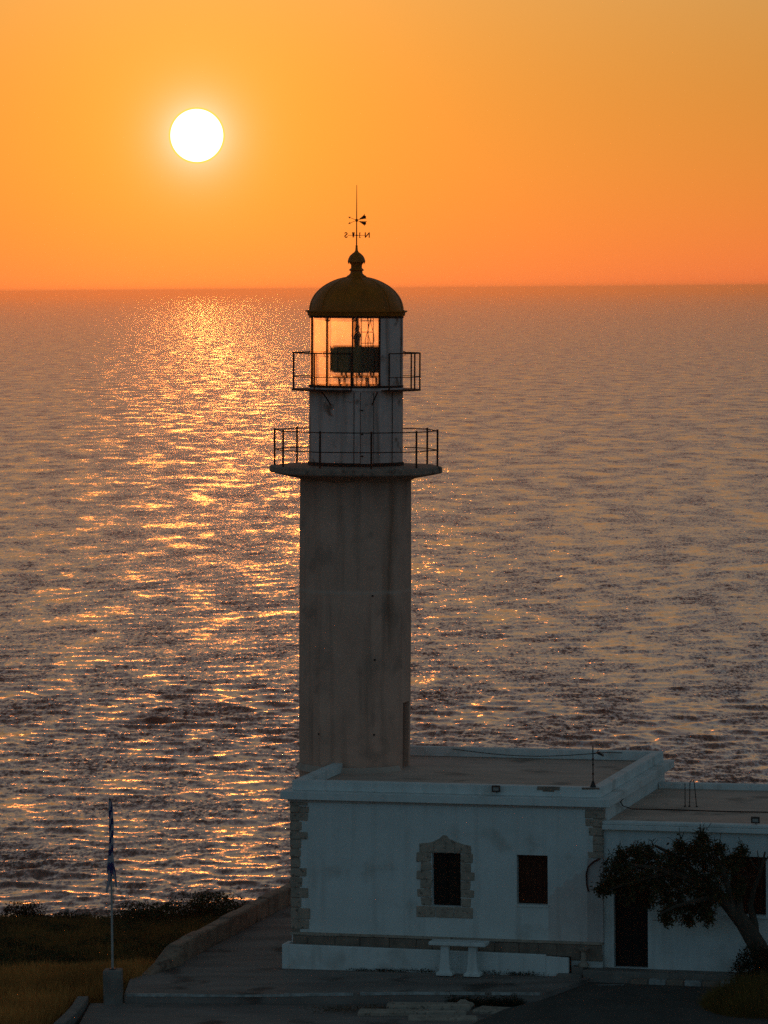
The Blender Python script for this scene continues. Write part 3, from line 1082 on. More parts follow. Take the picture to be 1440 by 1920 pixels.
# ------------------------------------------------------------------ fittings on the roofs
an = thing('roof_antenna', 'thin dark antenna mast on the right corner of the parapet', 'antenna', L(7.50, 0.16, 4.57), (0, 0, -TH))
MB().tube([(0, 0, 0), (0, 0, 1.0)], 0.016, 6).build('mast', 'dark_metal', an)
MB().tube([(0, 0, 0), (0, 0, 0.16)], [0.085, 0.02], 6).build('foot', 'dark_metal', an)
for zz in (0.30, 0.52, 0.66):
    MB().tube([(0, 0, zz), (0, 0, zz + 0.04)], 0.028, 6).build('clamp', 'dark_metal', an)
MB().tube([(0, 0, 0.80), (0.1, 0.02, 0.83), (0.13, 0.02, 0.9)], 0.012, 5).build('bracket', 'dark_metal', an)
m_ = MB().extrude_xz([(0.06, 0.83), (0.26, 0.74), (0.25, 0.79), (0.16, 0.86)], -0.05, 0.06)
m_.build('sensor', 'dark_metal', an)


def floodlight(u, v, z, label):
    t = thing('floodlight', label, 'floodlight', L(u, v, z), (R(12), 0, -TH), 'roof floodlights')
    m_ = MB()
    m_.box(-0.10, 0.10, -0.03, 0.03, 0.03, 0.055)
    m_.box(-0.10, 0.10, -0.03, 0.03, 0.155, 0.18)
    m_.box(-0.10, -0.075, -0.03, 0.03, 0.055, 0.155)
    m_.box(0.075, 0.10, -0.03, 0.03, 0.055, 0.155)
    m_.box(-0.075, 0.075, 0.0, 0.03, 0.055, 0.155)
    m_.build('housing', 'dark_metal', t)
    MB().box(-0.074, 0.074, -0.012, -0.002, 0.056, 0.154).build('glass', 'pole_paint', t)
    MB().tube([(0, 0.05, -0.02), (0, 0.05, 0.10)], 0.015, 5).build('bracket', 'dark_metal', t)
    return t


floodlight(5.17, -0.06, 4.40, 'small black floodlight on the parapet of the house front')
floodlight(11.45, 0.02, 3.80, 'small black floodlight on the roof edge of the annex')

# rods on the annex roof
rd = thing('roof_rods', 'thin dark metal hoop and rod standing up from the annex roof', 'rods', L(9.1, 3.5, 3.712), (0, 0, -TH))
MB().tube([(0, 0, -0.02), (0, 0, 0.58)], 0.012, 5).build('rod', 'dark_metal', rd)
MB().tube([(0.11, 0, -0.02), (0.125, 0, 0.60), (0.16, 0, 0.67), (0.20, 0, 0.67), (0.235, 0, 0.60), (0.29, 0, -0.02)], 0.012, 5).build('hoop', 'dark_metal', rd)
for x in (0, 0.11, 0.29):
    MB().tube([(x, 0, 0), (x, 0, 0.03)], 0.03, 6).build('foot', 'dark_metal', rd)
# cable from the cornice, down the side wall and across the annex roof
pts = [L(HW + 0.21, 1.55, 4.14), L(HW + 0.09, 1.75, 4.02), L(HW + 0.06, 2.2, 3.86), L(HW + 0.20, 2.65, 3.735)]
pts += [L(8.3 + 0.5 * i, 2.72 + 0.03 * math.sin(i * 1.3), 3.728) for i in range(11)]
o = MB().tube(pts, 0.014, 5).build('roof_cable', 'cable_black', None)
tag(o, 'black cable drooping off the cornice and running across the annex roof', 'cable')
pts = [L(7.70, -0.05, 2.88), L(7.55, -0.07, 2.80), L(7.42, -0.07, 2.68), L(7.37, -0.06, 2.50), L(7.38, -0.06, 2.25), L(7.42, -0.05, 2.08)]
o = MB().tube(pts, 0.022, 6).build('wall_hose', 'hose_red', None, smooth=True)
tag(o, 'dark red hose looping out of the wall at the right house corner', 'hose')
pts = [L(2.2 + 0.45 * i, HD - 0.31, 4.53 - 0.14 * math.sin(min(i / 9, 1) * math.pi)) for i in range(11)]
o = MB().tube(pts, 0.008, 4).build('parapet_wire', 'cable_black', None)
tag(o, 'thin wire sagging along the inside of the back parapet', 'wire')

# ------------------------------------------------------------------ the lighthouse
TX, TY = -0.855, 101.76
lh = thing('lighthouse', 'grey concrete lighthouse tower with a glazed lantern under a dark dome', 'lighthouse', (TX, TY, 0), (0, R(0.70), 0))
SR = 1.425
# octagonal shaft; its right facet has a doorway onto the roof
PH = [R(-37.5 + 45 * k) for k in range(8)]
DZ0, DZ1 = 4.32, 6.02
m_ = MB()


def oct_pt(a, r, z):
    return (r * math.sin(a), -r * math.cos(a), z)


def rad_at(z):
    return SR * (1.0 + 0.010 * math.sin((z - 4) / 7.7 * math.pi))


zl = [-0.5, 2.0, 4.0, DZ0, DZ1, 7.5, 9.0, 10.5, 11.7]
for k in range(8):
    a, b_ = PH[k], PH[(k + 1) % 8]
    for i in range(len(zl) - 1):
        z0, z1 = zl[i], zl[i + 1]
        p = [Vector(oct_pt(a, rad_at(z0), z0)), Vector(oct_pt(b_, rad_at(z0), z0)), Vector(oct_pt(b_, rad_at(z1), z1)), Vector(oct_pt(a, rad_at(z1), z1))]
        if k == 2 and i == 3:
            # doorway: strips either side, reveal behind
            f0, f1 = 0.30, 0.86
            q = [p[0].lerp(p[1], f0), p[0].lerp(p[1], f1), p[3].lerp(p[2], f1), p[3].lerp(p[2], f0)]
            m_.add([p[0], q[0], q[3], p[3]], [(0, 1, 2, 3)])
            m_.add([q[1], p[1], p[2], q[2]], [(0, 1, 2, 3)])
            nn = ((p[1] - p[0]).cross(p[3] - p[0])).normalized()
            cdir = Vector((0, 0, 0)) - (p[0] + p[1]) / 2
            if nn.dot(Vector((cdir.x, cdir.y, 0))) < 0:
                nn = -nn
            w_ = [x + nn * 0.22 for x in q]
            for s in range(4):
                m_.add([q[s], q[(s + 1) % 4], w_[(s + 1) % 4], w_[s]], [(0, 1, 2, 3)])
            door_q = w_
        else:
            m_.add(p, [(0, 1, 2, 3)])
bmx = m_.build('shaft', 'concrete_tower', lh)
MB().add(door_q, [(0, 1, 2, 3)]).build('roof_door', 'door_dark', lh, fix=False)
# flared plinth of mortar where the shaft meets the roof
m_ = MB().lathe([(SR + 0.10, 4.30), (SR + 0.06, 4.36), (SR + 0.004, 4.46)], 8, PH[2] - R(135), PH[2])
m_.build('mortar_fillet', 'roof_screed', lh)
# tie holes left by the formwork
for (hx, hz_) in ((-0.90, 5.28), (0.49, 5.28), (0.44, 8.80), (0.50, 7.18)):
    k_ = 0 if hx < 0.18 else 1
    pa, pb_ = Vector(oct_pt(PH[k_], rad_at(hz_), hz_)), Vector(oct_pt(PH[k_ + 1], rad_at(hz_), hz_))
    if hx < pa.x:
        k_ = 7
        pa, pb_ = Vector(oct_pt(PH[7], rad_at(hz_), hz_)), Vector(oct_pt(PH[0], rad_at(hz_), hz_))
    pt = pa.lerp(pb_, (hx - pa.x) / (pb_.x - pa.x))
    nn = Vector((pt.x, pt.y, 0)).normalized()
    MB().tube([pt - nn * 0.05, pt + nn * 0.010], 0.030, 8).build('tie_hole', 'dark_metal', lh)
# corbel and gallery deck
gal = MB().lathe([(SR - 0.02, 11.66), (SR + 0.09, 11.72), (1.95, 11.80), (2.19, 11.85), (2.215, 11.88), (2.215, 12.0), (2.18, 12.03), (0.9, 12.05)], 10, R(11))
deck = gal.build('gallery_deck', 'concrete_deck', lh, bevel=0.0)
AN = [R(11 + 36 * k) for k in range(10)]
for a in AN:
    x, y = 2.09 * math.sin(a), -2.09 * math.cos(a)
    MB().tube([(x, y, 12.02), (x, y, 12.97)], 0.027, 6).build('railing_post', 'rusty_iron', deck)
for zz, nm in ((12.93, 'handrail'), (12.44, 'middle_rail')):
    for k in range(10):
        a, b_ = AN[k], AN[(k + 1) % 10]
        MB().tube([(2.09 * math.sin(a), -2.09 * math.cos(a), zz), (2.09 * math.sin(b_), -2.09 * math.cos(b_), zz)], 0.014, 5).build(nm, 'rusty_iron', deck)

# lantern: lower iron wall
LR = 1.195
lan = bpy.data.objects.new('lantern_room', None)
COL.objects.link(lan)
lan.parent = lh
MB().lathe([(LR, 12.03), (LR, 13.93), (LR + 0.025, 13.95), (LR + 0.025, 14.02), (LR - 0.06, 14.04), (0.0, 14.04)], 40).build('lantern_wall', 'lantern_paint', lan, smooth=True)
MB().lathe([(LR + 0.03, 12.03), (LR + 0.03, 12.12), (LR + 0.002, 12.14)], 40).build('base_ring', 'rusty_iron', lan, smooth=True)
# hatch door with hinges on the front
MB().lathe([(LR + 0.004, 12.10), (LR + 0.018, 12.11), (LR + 0.018, 13.86), (LR + 0.004, 13.87)], 6, R(6.2), R(21.2)).build('hatch', 'lantern_paint', lan, smooth=True)
for a in (6.0, 21.4, -2.0, 50.0):
    x, y = (LR + 0.012) * math.sin(R(a)), -(LR + 0.012) * math.cos(R(a))
    MB().tube([(x, y, 12.08), (x, y, 13.92)], 0.009, 4).build('seam', 'rusty_iron', lan)
for zz in (12.30, 12.85, 13.45):
    MB().lathe([(LR + 0.02, zz), (LR + 0.035, zz + 0.005), (LR + 0.035, zz + 0.03), (LR + 0.02, zz + 0.035)], 3, R(5.5), R(9)).build('hinge', 'rusty_iron', lan)
# glazing: seven curved panes from +30 degrees round the left to the back, blind panel on the right
GA = [30 - 240 / 7 * k for k in range(8)]
for k in range(7):
    a0, a1 = R(GA[k + 1] + 0.9), R(GA[k] - 0.9)
    MB().lathe([(LR - 0.030, 14.08), (LR - 0.030, 15.80)], 10, a0, a1).build('pane', 'salty_glass', lan, smooth=True, fix=False)
for k, a in enumerate(GA):
    x, y = (LR - 0.02) * math.sin(R(a)), -(LR - 0.02) * math.cos(R(a))
    MB().tube([(x, y, 14.03), (x, y, 15.84)], 0.026 if k != 1 else 0.020, 6).build('mullion', 'rusty_iron', lan)
for zz in (14.06, 15.81):
    MB().lathe([(LR - 0.055, zz - 0.025), (LR + 0.01, zz - 0.025), (LR + 0.01, zz + 0.025), (LR - 0.055, zz + 0.025), (LR - 0.055, zz - 0.025)], 40).build('glazing_ring', 'rusty_iron', lan, smooth=True)
MB().lathe([(LR - 0.005, 14.08), (LR - 0.005, 15.80), (LR - 0.03, 15.80), (LR - 0.03, 14.08), (LR - 0.005, 14.08)], 20, R(31.5), R(148.5)).build('blind_panel', 'lantern_paint', lan, smooth=True)
for a in (72.0, 110.0):
    x, y = (LR + 0.002) * math.sin(R(a)), -(LR + 0.002) * math.cos(R(a))
    MB().tube([(x, y, 14.08), (x, y, 15.80)], 0.012, 5).build('panel_seam', 'rusty_iron', lan)
# small grab handles on the glazing bars
for a in (-75, -40, 84):
    x, y = LR * math.sin(R(a)), -LR * math.cos(R(a))
    s = 1.05
    MB().tube([(x, y, 14.82), (x * s, y * s, 14.84), (x * s, y * s, 14.93), (x, y, 14.95)], 0.009, 4).build('grab_handle', 'rusty_iron', lan)

# the optic inside the lantern
op = bpy.data.objects.new('optic', None)
COL.objects.link(op)
op.parent = lh
MB().lathe([(0.0, 14.40), (0.60, 14.40), (0.66, 14.46), (0.66, 15.02), (0.60, 15.09), (0.0, 15.09)], 12, R(15)).build('lens_drum', 'optic_brass', op)
for k in range(12):
    a = R(15 + 30 * k)
    MB().tube([(0.67 * math.sin(a), -0.67 * math.cos(a), 14.42), (0.67 * math.sin(a), -0.67 * math.cos(a), 15.07)], 0.014, 4).build('lens_rib', 'dark_metal', op)
MB().lathe([(0.09, 15.09), (0.10, 15.28), (0.13, 15.34), (0.10, 15.40), (0.07, 15.46), (0.085, 15.56), (0.06, 15.62), (0.06, 15.84)], 12).build('lamp_column', 'dark_metal', op, smooth=True)
MB().lathe([(0.0, 14.27), (0.58, 14.27), (0.60, 14.31), (0.0, 14.32)], 16).build('turntable', 'dark_metal', op)
for a in (-55, -10, 35, 80, 150, 215):
    MB().tube([(0.52 * math.sin(R(a)), -0.52 * math.cos(R(a)), 14.03), (0.52 * math.sin(R(a)), -0.52 * math.cos(R(a)), 14.28)], 0.035, 6).build('table_leg', 'dark_metal', op)
    MB().tube([(0.45 * math.sin(R(a + 20)), -0.45 * math.cos(R(a + 20)), 14.31), (0.45 * math.sin(R(a + 20)), -0.45 * math.cos(R(a + 20)), 14.41)], 0.03, 6).build('roller', 'dark_metal', op)
# service ladder behind the front glass
for x in (0.13, 0.30, 0.43):
    MB().tube([(x, -0.90, 14.04), (x, -0.90, 15.82)], 0.010, 4).build('ladder_rail', 'dark_metal', op)
for zz in (14.62, 15.16, 15.44, 15.72):
    MB().tube([(0.12, -0.90, zz), (0.44, -0.90, zz)], 0.009, 4).build('ladder_rung', 'dark_metal', op)
for s in range(3):
    pts = [(0.27 + 0.07 * s + 0.045 * math.sin(i * 1.1 + s * 2), -0.86 + 0.03 * s, 15.82 - 0.15 * i) for i in range(10)]
    MB().tube(pts, 0.009, 4).build('loose_wire', 'cable_black', op)
# hanging hook at top left
MB().tube([(-0.78, -0.6, 15.8), (-0.78, -0.6, 15.72), (-0.66, -0.6, 15.72), (-0.66, -0.6, 15.8)], 0.014, 4).build('hook_bar', 'dark_metal', op)

# upper service gallery: ring walk with two railed bays and a gap at the front
ug = bpy.data.objects.new('service_gallery', None)
COL.objects.link(ug)
ug.parent = lh
GR = 1.625


def gp(a, r, z):
    return (r * math.sin(R(a)), -r * math.cos(R(a)), z)


for (a0, a1) in ((-180, -4), (31, 175)):
    MB().lathe([(LR + 0.01, 13.945), (GR + 0.02, 13.945), (GR + 0.02, 13.985), (LR + 0.01, 13.985), (LR + 0.01, 13.945)], 20, R(a0), R(a1)).build('walkway', 'rusty_iron', ug)
bays = [[-4, -40, -76, -100, -140, -180], [31, 66, 94, 120, 150, 175]]
for bi, bay in enumerate(bays):
    for j, a in enumerate(bay):
        x, y, z_ = gp(a, GR, 0)
        MB().tube([(x, y, 13.97), (x, y, 14.91)], 0.022, 6).build('railing_post', 'rusty_iron', ug)
    for zz, nm, rr in ((14.90, 'handrail', 0.016), (14.30, 'middle_rail', 0.010)):
        for j in range(len(bay) - 1):
            pts = [gp(bay[j] + (bay[j + 1] - bay[j]) * t / 4, GR, zz) for t in range(5)]
            MB().tube(pts, rr, 5).build(nm, 'rusty_iron', ug)
for a in (-32, 20, 160, -150):
    MB().tube([gp(a, LR + 0.005, 13.60), gp(a, LR + 0.20, 13.78), gp(a, GR - 0.02, 13.94)], 0.018, 5).build('bracket', 'rusty_iron', ug)

# dome, eaves, ventilator
dm = bpy.data.objects.new('roof', None)
COL.objects.link(dm)
dm.parent = lh
prof = [(LR - 0.06, 15.84), (LR + 0.03, 15.84), (LR + 0.05, 15.88), (1.235, 15.885), (1.255, 15.93), (1.30, 15.945), (1.30, 15.975), (1.20, 15.985)]
MB().lathe(prof, 48).build('eaves', 'dome_veil_brown', dm, smooth=True)
prof = [(1.205, 15.98)]
for i in range(1, 15):
    t = i / 14 * R(78)
    prof.append((1.205 * math.cos(t), 15.98 + 0.86 * math.sin(t)))
MB().lathe(prof, 48).build('dome', 'dome_veil_brown', dm, smooth=True)
for k in range(12):
    a = R(15 + 30 * k)
    pts = [((r_ + 0.004) * math.sin(a), -(r_ + 0.004) * math.cos(a), z_) for r_, z_ in prof]
    MB().tube(pts, 0.010, 4).build('dome_seam', 'dome_veil_brown', dm)
for k in range(8):
    a = R(22.5 + 45 * k)
    MB().tube([(1.28 * math.sin(a), -1.28 * math.cos(a), 15.95), (1.325 * math.sin(a), -1.325 * math.cos(a), 15.965)], 0.03, 5).build('gargoyle', 'dome_veil_brown', dm)
z_of = lambda y_: 16.78 + (521 - y_) * 0.013568
vent = [(0.25, z_of(523)), (0.25, z_of(516)), (0.20, z_of(514)), (0.16, z_of(511)), (0.15, z_of(507)), (0.195, z_of(505)), (0.17, z_of(503)), (0.14, z_of(501)),
        (0.14, z_of(496)), (0.16, z_of(492)), (0.225, z_of(490)), (0.222, z_of(487)), (0.205, z_of(483)), (0.17, z_of(478)), (0.11, z_of(474)), (0.055, z_of(471)),
        (0.034, z_of(468)), (0.026, z_of(461)), (0.030, z_of(459)), (0.0, z_of(458))]
MB().lathe(vent, 20).build('ventilator', 'dome_veil_brown', dm, smooth=True)
for k in range(14):
    a = R(360 / 14 * k)
    MB().tube([(0.205 * math.sin(a), -0.205 * math.cos(a), z_of(489)), (0.215 * math.sin(a), -0.215 * math.cos(a), z_of(494))], [0.022, 0.003], 4).build('skirt_tooth', 'dome_veil_brown', dm)

# weather vane
vn = bpy.data.objects.new('weather_vane', None)
COL.objects.link(vn)
vn.parent = lh
MB().tube([(0, 0, z_of(461)), (0, 0, z_of(405)), (0, 0, z_of(346))], [0.018, 0.014, 0.007], 6).build('rod', 'rusty_iron', vn)
bm = MB().lathe([(0.0, z_of(415.5)), (0.03, z_of(414)), (0.036, z_of(412)), (0.03, z_of(410)), (0.0, z_of(408.5))], 10)
bm.build('hub', 'rusty_iron', vn, smooth=True)
for s in (1, -1):
    zc = z_of(412)
    dx, dz = math.cos(R(22)), math.sin(R(22)) * s
    P = lambda t, n_=0.0: (t * dx - n_ * dz, 0.03 * s, zc + t * dz + n_ * dx)
    MB().tube([P(-0.22), P(0.10)], 0.006, 4).build('arrow_shaft', 'rusty_iron', vn)
    m_ = MB()
    pl_ = [P(-0.235), P(-0.17, 0.030), P(-0.185), P(-0.17, -0.030)]
    m_.add([(x, y - 0.005, z) for x, y, z in pl_] + [(x, y + 0.005, z) for x, y, z in pl_], [(0, 1, 2, 3), (7, 6, 5, 4), (0, 4, 5, 1), (1, 5, 6, 2), (2, 6, 7, 3), (3, 7, 4, 0)])
    m_.build('arrow_head', 'rusty_iron', vn)
    out = [P(0.075, 0.008), P(0.115, 0.026), P(0.125, 0.022), P(0.155, 0.040), P(0.165, 0.036), P(0.195, 0.055), P(0.205, 0.05), P(0.25, 0.085), P(0.238, 0.04),
           P(0.262, 0.0), P(0.238, -0.03), P(0.245, -0.058), P(0.205, -0.036), P(0.195, -0.043), P(0.165, -0.026), P(0.155, -0.032), P(0.125, -0.016), P(0.115, -0.02), P(0.075, -0.008)]
    m_ = MB()
    k_ = len(out)
    m_.add([(x, y - 0.005, z) for x, y, z in out] + [(x, y + 0.005, z) for x, y, z in out],
           [tuple(range(k_)), tuple(range(2 * k_ - 1, k_ - 1, -1))] + [(i, (i + 1) % k_, k_ + (i + 1) % k_, k_ + i) for i in range(k_)])
    m_.build('tail_feather', 'rusty_iron', vn)
# cardinal letters: the arms run north (right) - south (left), west and east nearly in line with the view
zc = z_of(440)
MB().tube([(-0.22, 0.05, zc), (0.22, -0.05, zc)], 0.006, 4).build('cardinal_arm', 'rusty_iron', vn)
MB().tube([(-0.07, -0.26, zc), (0.07, 0.26, zc)], 0.006, 4).build('cardinal_arm', 'rusty_iron', vn)
MB().lathe([(0.0, zc - 0.03), (0.026, zc - 0.01), (0.026, zc + 0.01), (0.0, zc + 0.03)], 8).build('cardinal_hub', 'rusty_iron', vn)
for ch, x, y, rz in (('N', 0.27, -0.06, 180 - 13), ('S', -0.27, 0.06, 180 - 13), ('W', -0.08, -0.30, 75), ('E', 0.08, 0.30, 75)):
    cu = bpy.data.curves.new('letter', 'FONT')
    cu.body = ch
    cu.size = 0.19
    cu.extrude = 0.006
    cu.offset = 0.004
    cu.align_x = 'CENTER'
    cu.align_y = 'CENTER'
    tmp = bpy.data.objects.new('tmp_letter', cu)
    COL.objects.link(tmp)
    dg = bpy.context.evaluated_depsgraph_get()
    me = bpy.data.meshes.new_from_object(tmp.evaluated_get(dg))
    bpy.data.objects.remove(tmp)
    bpy.data.curves.remove(cu)
    me.materials.clear()
    me.materials.append(MATS['rusty_iron'])
    o = bpy.data.objects.new('cardinal_letter', me)
    COL.objects.link(o)
    o.parent = vn
    o.location = (x, y, zc)
    o.rotation_euler = (R(90), 0, R(rz))

# ------------------------------------------------------------------ vegetation


def leaf_cloud(points, size, material, name, seed, parent=None, droop=0.3, aspect=0.34, smooth=False):
    """many small folded leaves, one mesh; points: (x, y, z)"""
    g = np.random.default_rng(seed)
    P = np.array(points)
    N = len(P)
    d = g.normal(size=(N, 3))
    d[:, 2] = d[:, 2] * 0.6 - droop
    d /= np.linalg.norm(d, axis=1)[:, None]
    up = g.normal(size=(N, 3)) + np.array([0, 0, 1.0])
    s = np.cross(d, up)
    s /= np.linalg.norm(s, axis=1)[:, None]
    Lg = (size * (0.6 + 0.8 * g.random(N)))[:, None]
    n_ = np.cross(s, d)
    a = P
    tip = P + d * Lg
    l_ = P + d * Lg * 0.45 + s * Lg * aspect * 0.5 + n_ * Lg * 0.08
    r_ = P + d * Lg * 0.45 - s * Lg * aspect * 0.5 + n_ * Lg * 0.08
    co = np.stack([a, l_, tip, r_], 1).reshape(-1, 3)
    me = bpy.data.meshes.new(name)
    me.vertices.add(4 * N)
    me.vertices.foreach_set('co', co.astype(np.float32).ravel())
    i4 = np.arange(N)[:, None] * 4
    tri = np.concatenate([i4 + np.array([[0, 1, 2]]), i4 + np.array([[0, 2, 3]])], 1).reshape(-1)
    me.loops.add(len(tri))
    me.loops.foreach_set('vertex_index', tri.astype(np.int32))
    me.polygons.add(2 * N)
    me.polygons.foreach_set('loop_start', np.arange(0, 6 * N, 3, dtype=np.int32))
    me.polygons.foreach_set('loop_total', np.full(2 * N, 3, dtype=np.int32))
    me.update(calc_edges=True)
    me.materials.append(MATS[material])
    o = bpy.data.objects.new(name, me)
    COL.objects.link(o)
    if parent is not None:
        o.parent = parent
    return o


# tree by the annex: leaning trunk, spreading crown to the left
tr_ = thing('tree', 'dark leafy tree leaning left in front of the annex wall', 'tree', (9.05, 93.1, 0.0))
BX, BY = 9.05, 93.1


def T(x, y, z):
    return Vector((x - BX, y - BY, z))


trk = MB()
trunk_pts = [T(9.10, 93.1, -0.3), T(8.95, 93.1, 0.45), T(8.68, 93.12, 1.05), T(8.35, 93.15, 1.60), T(8.02, 93.15, 2.0), T(7.75, 93.1, 2.28), T(7.3, 93.05, 2.55)]
trk.tube(trunk_pts, [0.30, 0.26, 0.22, 0.19, 0.16, 0.13, 0.09], 10)
limbs = []


def limb(pts, r0, r1):
    rr = [r0 + (r1 - r0) * i / (len(pts) - 1) for i in range(len(pts))]
    trk.tube(pts, rr, 6)
    limbs.append(pts)


limb([T(8.62, 93.12, 1.15), T(8.62, 93.2, 1.55), T(8.52, 93.3, 2.0), T(8.62, 93.3, 2.4), T(8.78, 93.3, 2.8), T(8.88, 93.3, 3.25)], 0.11, 0.02)
limb([T(8.78, 93.3, 2.75), T(8.74, 93.35, 3.0), T(8.70, 93.35, 3.28)], 0.03, 0.008)
limb([T(8.86, 93.3, 3.0), T(8.96, 93.3, 3.15), T(8.98, 93.3, 3.34)], 0.025, 0.008)
limb([T(8.75, 93.3, 2.8), T(8.6, 93.25, 2.95), T(8.5, 93.2, 3.15)], 0.03, 0.008)
limb([T(8.1, 93.15, 1.92), T(8.0, 93.0, 2.4), T(7.85, 92.9, 2.9), T(7.6, 92.9, 3.3)], 0.11, 0.03)
limb([T(8.3, 93.15, 1.65), T(8.25, 93.3, 2.2), T(8.15, 93.4, 2.7), T(8.1, 93.5, 3.1)], 0.10, 0.03)
limb([T(7.5, 93.05, 2.45), T(6.9, 92.9, 2.75), T(6.3, 92.8, 2.95), T(5.7, 92.8, 3.05)], 0.11, 0.03)
limb([T(7.4, 93.05, 2.5), T(7.1, 93.3, 2.9), T(6.7, 93.4, 3.2), T(6.3, 93.4, 3.4)], 0.09, 0.03)
limb([T(7.75, 93.1, 2.25), T(7.2, 92.7, 2.2), T(6.7, 92.5, 2.1), T(6.3, 92.5, 1.9)], 0.08, 0.02)
limb([T(6.6, 92.85, 2.85), T(6.0, 92.9, 2.7), T(5.5, 92.9, 2.55), T(5.2, 92.9, 2.45)], 0.07, 0.02)
g = random.Random(4)
clumps = []
# crown clumps: x, z, rx, rz (metres); y spread round 93
crown = [(5.45, 2.85, 0.50, 0.42), (5.25, 2.60, 0.34, 0.30), (5.85, 3.25, 0.36, 0.30), (5.95, 2.85, 0.55, 0.45), (6.5, 3.0, 0.50, 0.40), (6.3, 2.45, 0.55, 0.42),
         (7.0, 3.15, 0.50, 0.36), (7.35, 3.35, 0.42, 0.34), (7.05, 2.55, 0.60, 0.45), (7.7, 2.95, 0.50, 0.42), (7.6, 2.40, 0.48, 0.40), (6.75, 2.05, 0.50, 0.34),
         (7.35, 1.98, 0.42, 0.32), (8.1, 3.0, 0.32, 0.30), (8.2, 2.5, 0.30, 0.35), (5.75, 2.35, 0.45, 0.30), (8.3, 3.28, 0.18, 0.14), (6.15, 3.30, 0.20, 0.14),
         (6.55, 1.75, 0.22, 0.20), (7.5, 1.75, 0.20, 0.20), (7.05, 1.70, 0.16, 0.16), (6.05, 2.15, 0.30, 0.20), (6.85, 3.42, 0.18, 0.14), (7.4, 3.66, 0.16, 0.10),
         (5.05, 2.45, 0.18, 0.16), (5.5, 3.22, 0.2, 0.12), (7.78, 3.36, 0.2, 0.14)]
twigs = MB()
lp = []
for (cx, cz, rx, rz) in crown:
    n_sprays = int(18 + 330 * rx * rz)
    for k in range(n_sprays):
        while True:
            a, b_, c = g.uniform(-1, 1), g.uniform(-1, 1), g.uniform(-1, 1)
            if 0.15 < a * a + b_ * b_ + c * c < 1:
                break
        ry = min(rx, 0.55) * 1.2
        tip = Vector((cx + a * rx, 93.0 + b_ * ry + 0.1, cz + c * rz))
        ln_ = g.uniform(0.18, 0.36)
        dr = Vector((a + g.uniform(-.5, .5), b_ + g.uniform(-.5, .5), c * 0.6 + g.uniform(-.7, .25))).normalized()
        p0 = T(*tip) - dr * ln_
        if g.random() < 0.35:
            twigs.tube([p0 - dr * 0.15, p0 + dr * ln_], [0.008, 0.004], 3, cap=False)
        for j in range(15):
            t = j / 14
            lp.append(tuple(p0 + dr * ln_ * t + Vector((g.uniform(-.03, .03), g.uniform(-.03, .03), g.uniform(-.03, .03) - 0.05 * t * t))))
trunk_o = trk.build('trunk', 'bark', tr_, smooth=True)
twigs.build('twigs', 'bark', tr_, fix=False)
leaf_cloud(lp, 0.09, 'leaf_dark', 'crown', 8, tr_, droop=0.45, aspect=0.36)


def shrub(name, label, x, y, z, rx, ry, rz, n_, size, material, seed, cat='shrub', group=None, droop=-0.3):
    g = random.Random(seed)
    t = thing(name, label, cat, (x, y, z), (0, 0, 0), group)
    lp = []
    lobes = [(g.uniform(-.55, .55) * rx, g.uniform(-.55, .55) * ry, g.uniform(0.25, 0.75) * rz, g.uniform(.35, .6)) for _ in range(9)]
    for i in range(n_):
        lx, ly, lz, lr = g.choice(lobes)
        while True:
            a, b_, c = g.uniform(-1, 1), g.uniform(-1, 1), g.uniform(-1, 1)
            q = a * a + b_ * b_ + c * c
            if 0.3 < q < 1:
                break
        p = (lx + a * rx * lr, ly + b_ * ry * lr, max(0.02, lz + c * rz * lr))
        lp.append(p)
    leaf_cloud(lp, size, material, 'foliage', seed, t, droop=droop, aspect=0.4)
    st_ = MB()
    for (lx, ly, lz, lr) in lobes:
        st_.tube([(lx * 0.15, ly * 0.15, -0.1), (lx * 0.6, ly * 0.6, lz * 0.6), (lx, ly, lz + 0.3 * rz * lr)], [0.03, 0.02, 0.006], 4, cap=False)
    st_.build('stems', 'bark', t, fix=False)
    return t


shrub('shrub', 'dense dark rounded shrub at the foot of the leaning tree', 8.85, 92.55, -0.05, 0.95, 0.8, 1.05, 7000, 0.075, 'shrub_leaf', 21)
shrub('shrub', 'small dark shrub breaking the skyline at the far left edge', -10.35, 112.0, land_z(-10.35, 112) - 0.05, 0.75, 0.6, 0.60, 2400, 0.08, 'shrub_leaf', 22)
shrub('shrub', 'low dark shrub beside the skyline shrub left of the flagpole', -9.35, 112.3, land_z(-9.35, 112.3) - 0.05, 0.9, 0.6, 0.38, 1800, 0.08, 'shrub_leaf', 23)
shrub('shrub', 'broad green shrub on the cliff edge nearest the rubble wall', -4.9, 111.8, land_z(-4.9, 111.8) - 0.1, 1.6, 0.9, 0.85, 6500, 0.085, 'green_scrub', 24)
shrub('shrub', 'green shrub on the cliff edge right of the flagpole', -6.6, 111.6, land_z(-6.6, 111.6) - 0.1, 1.4, 0.9, 0.70, 5200, 0.085, 'green_scrub', 25)


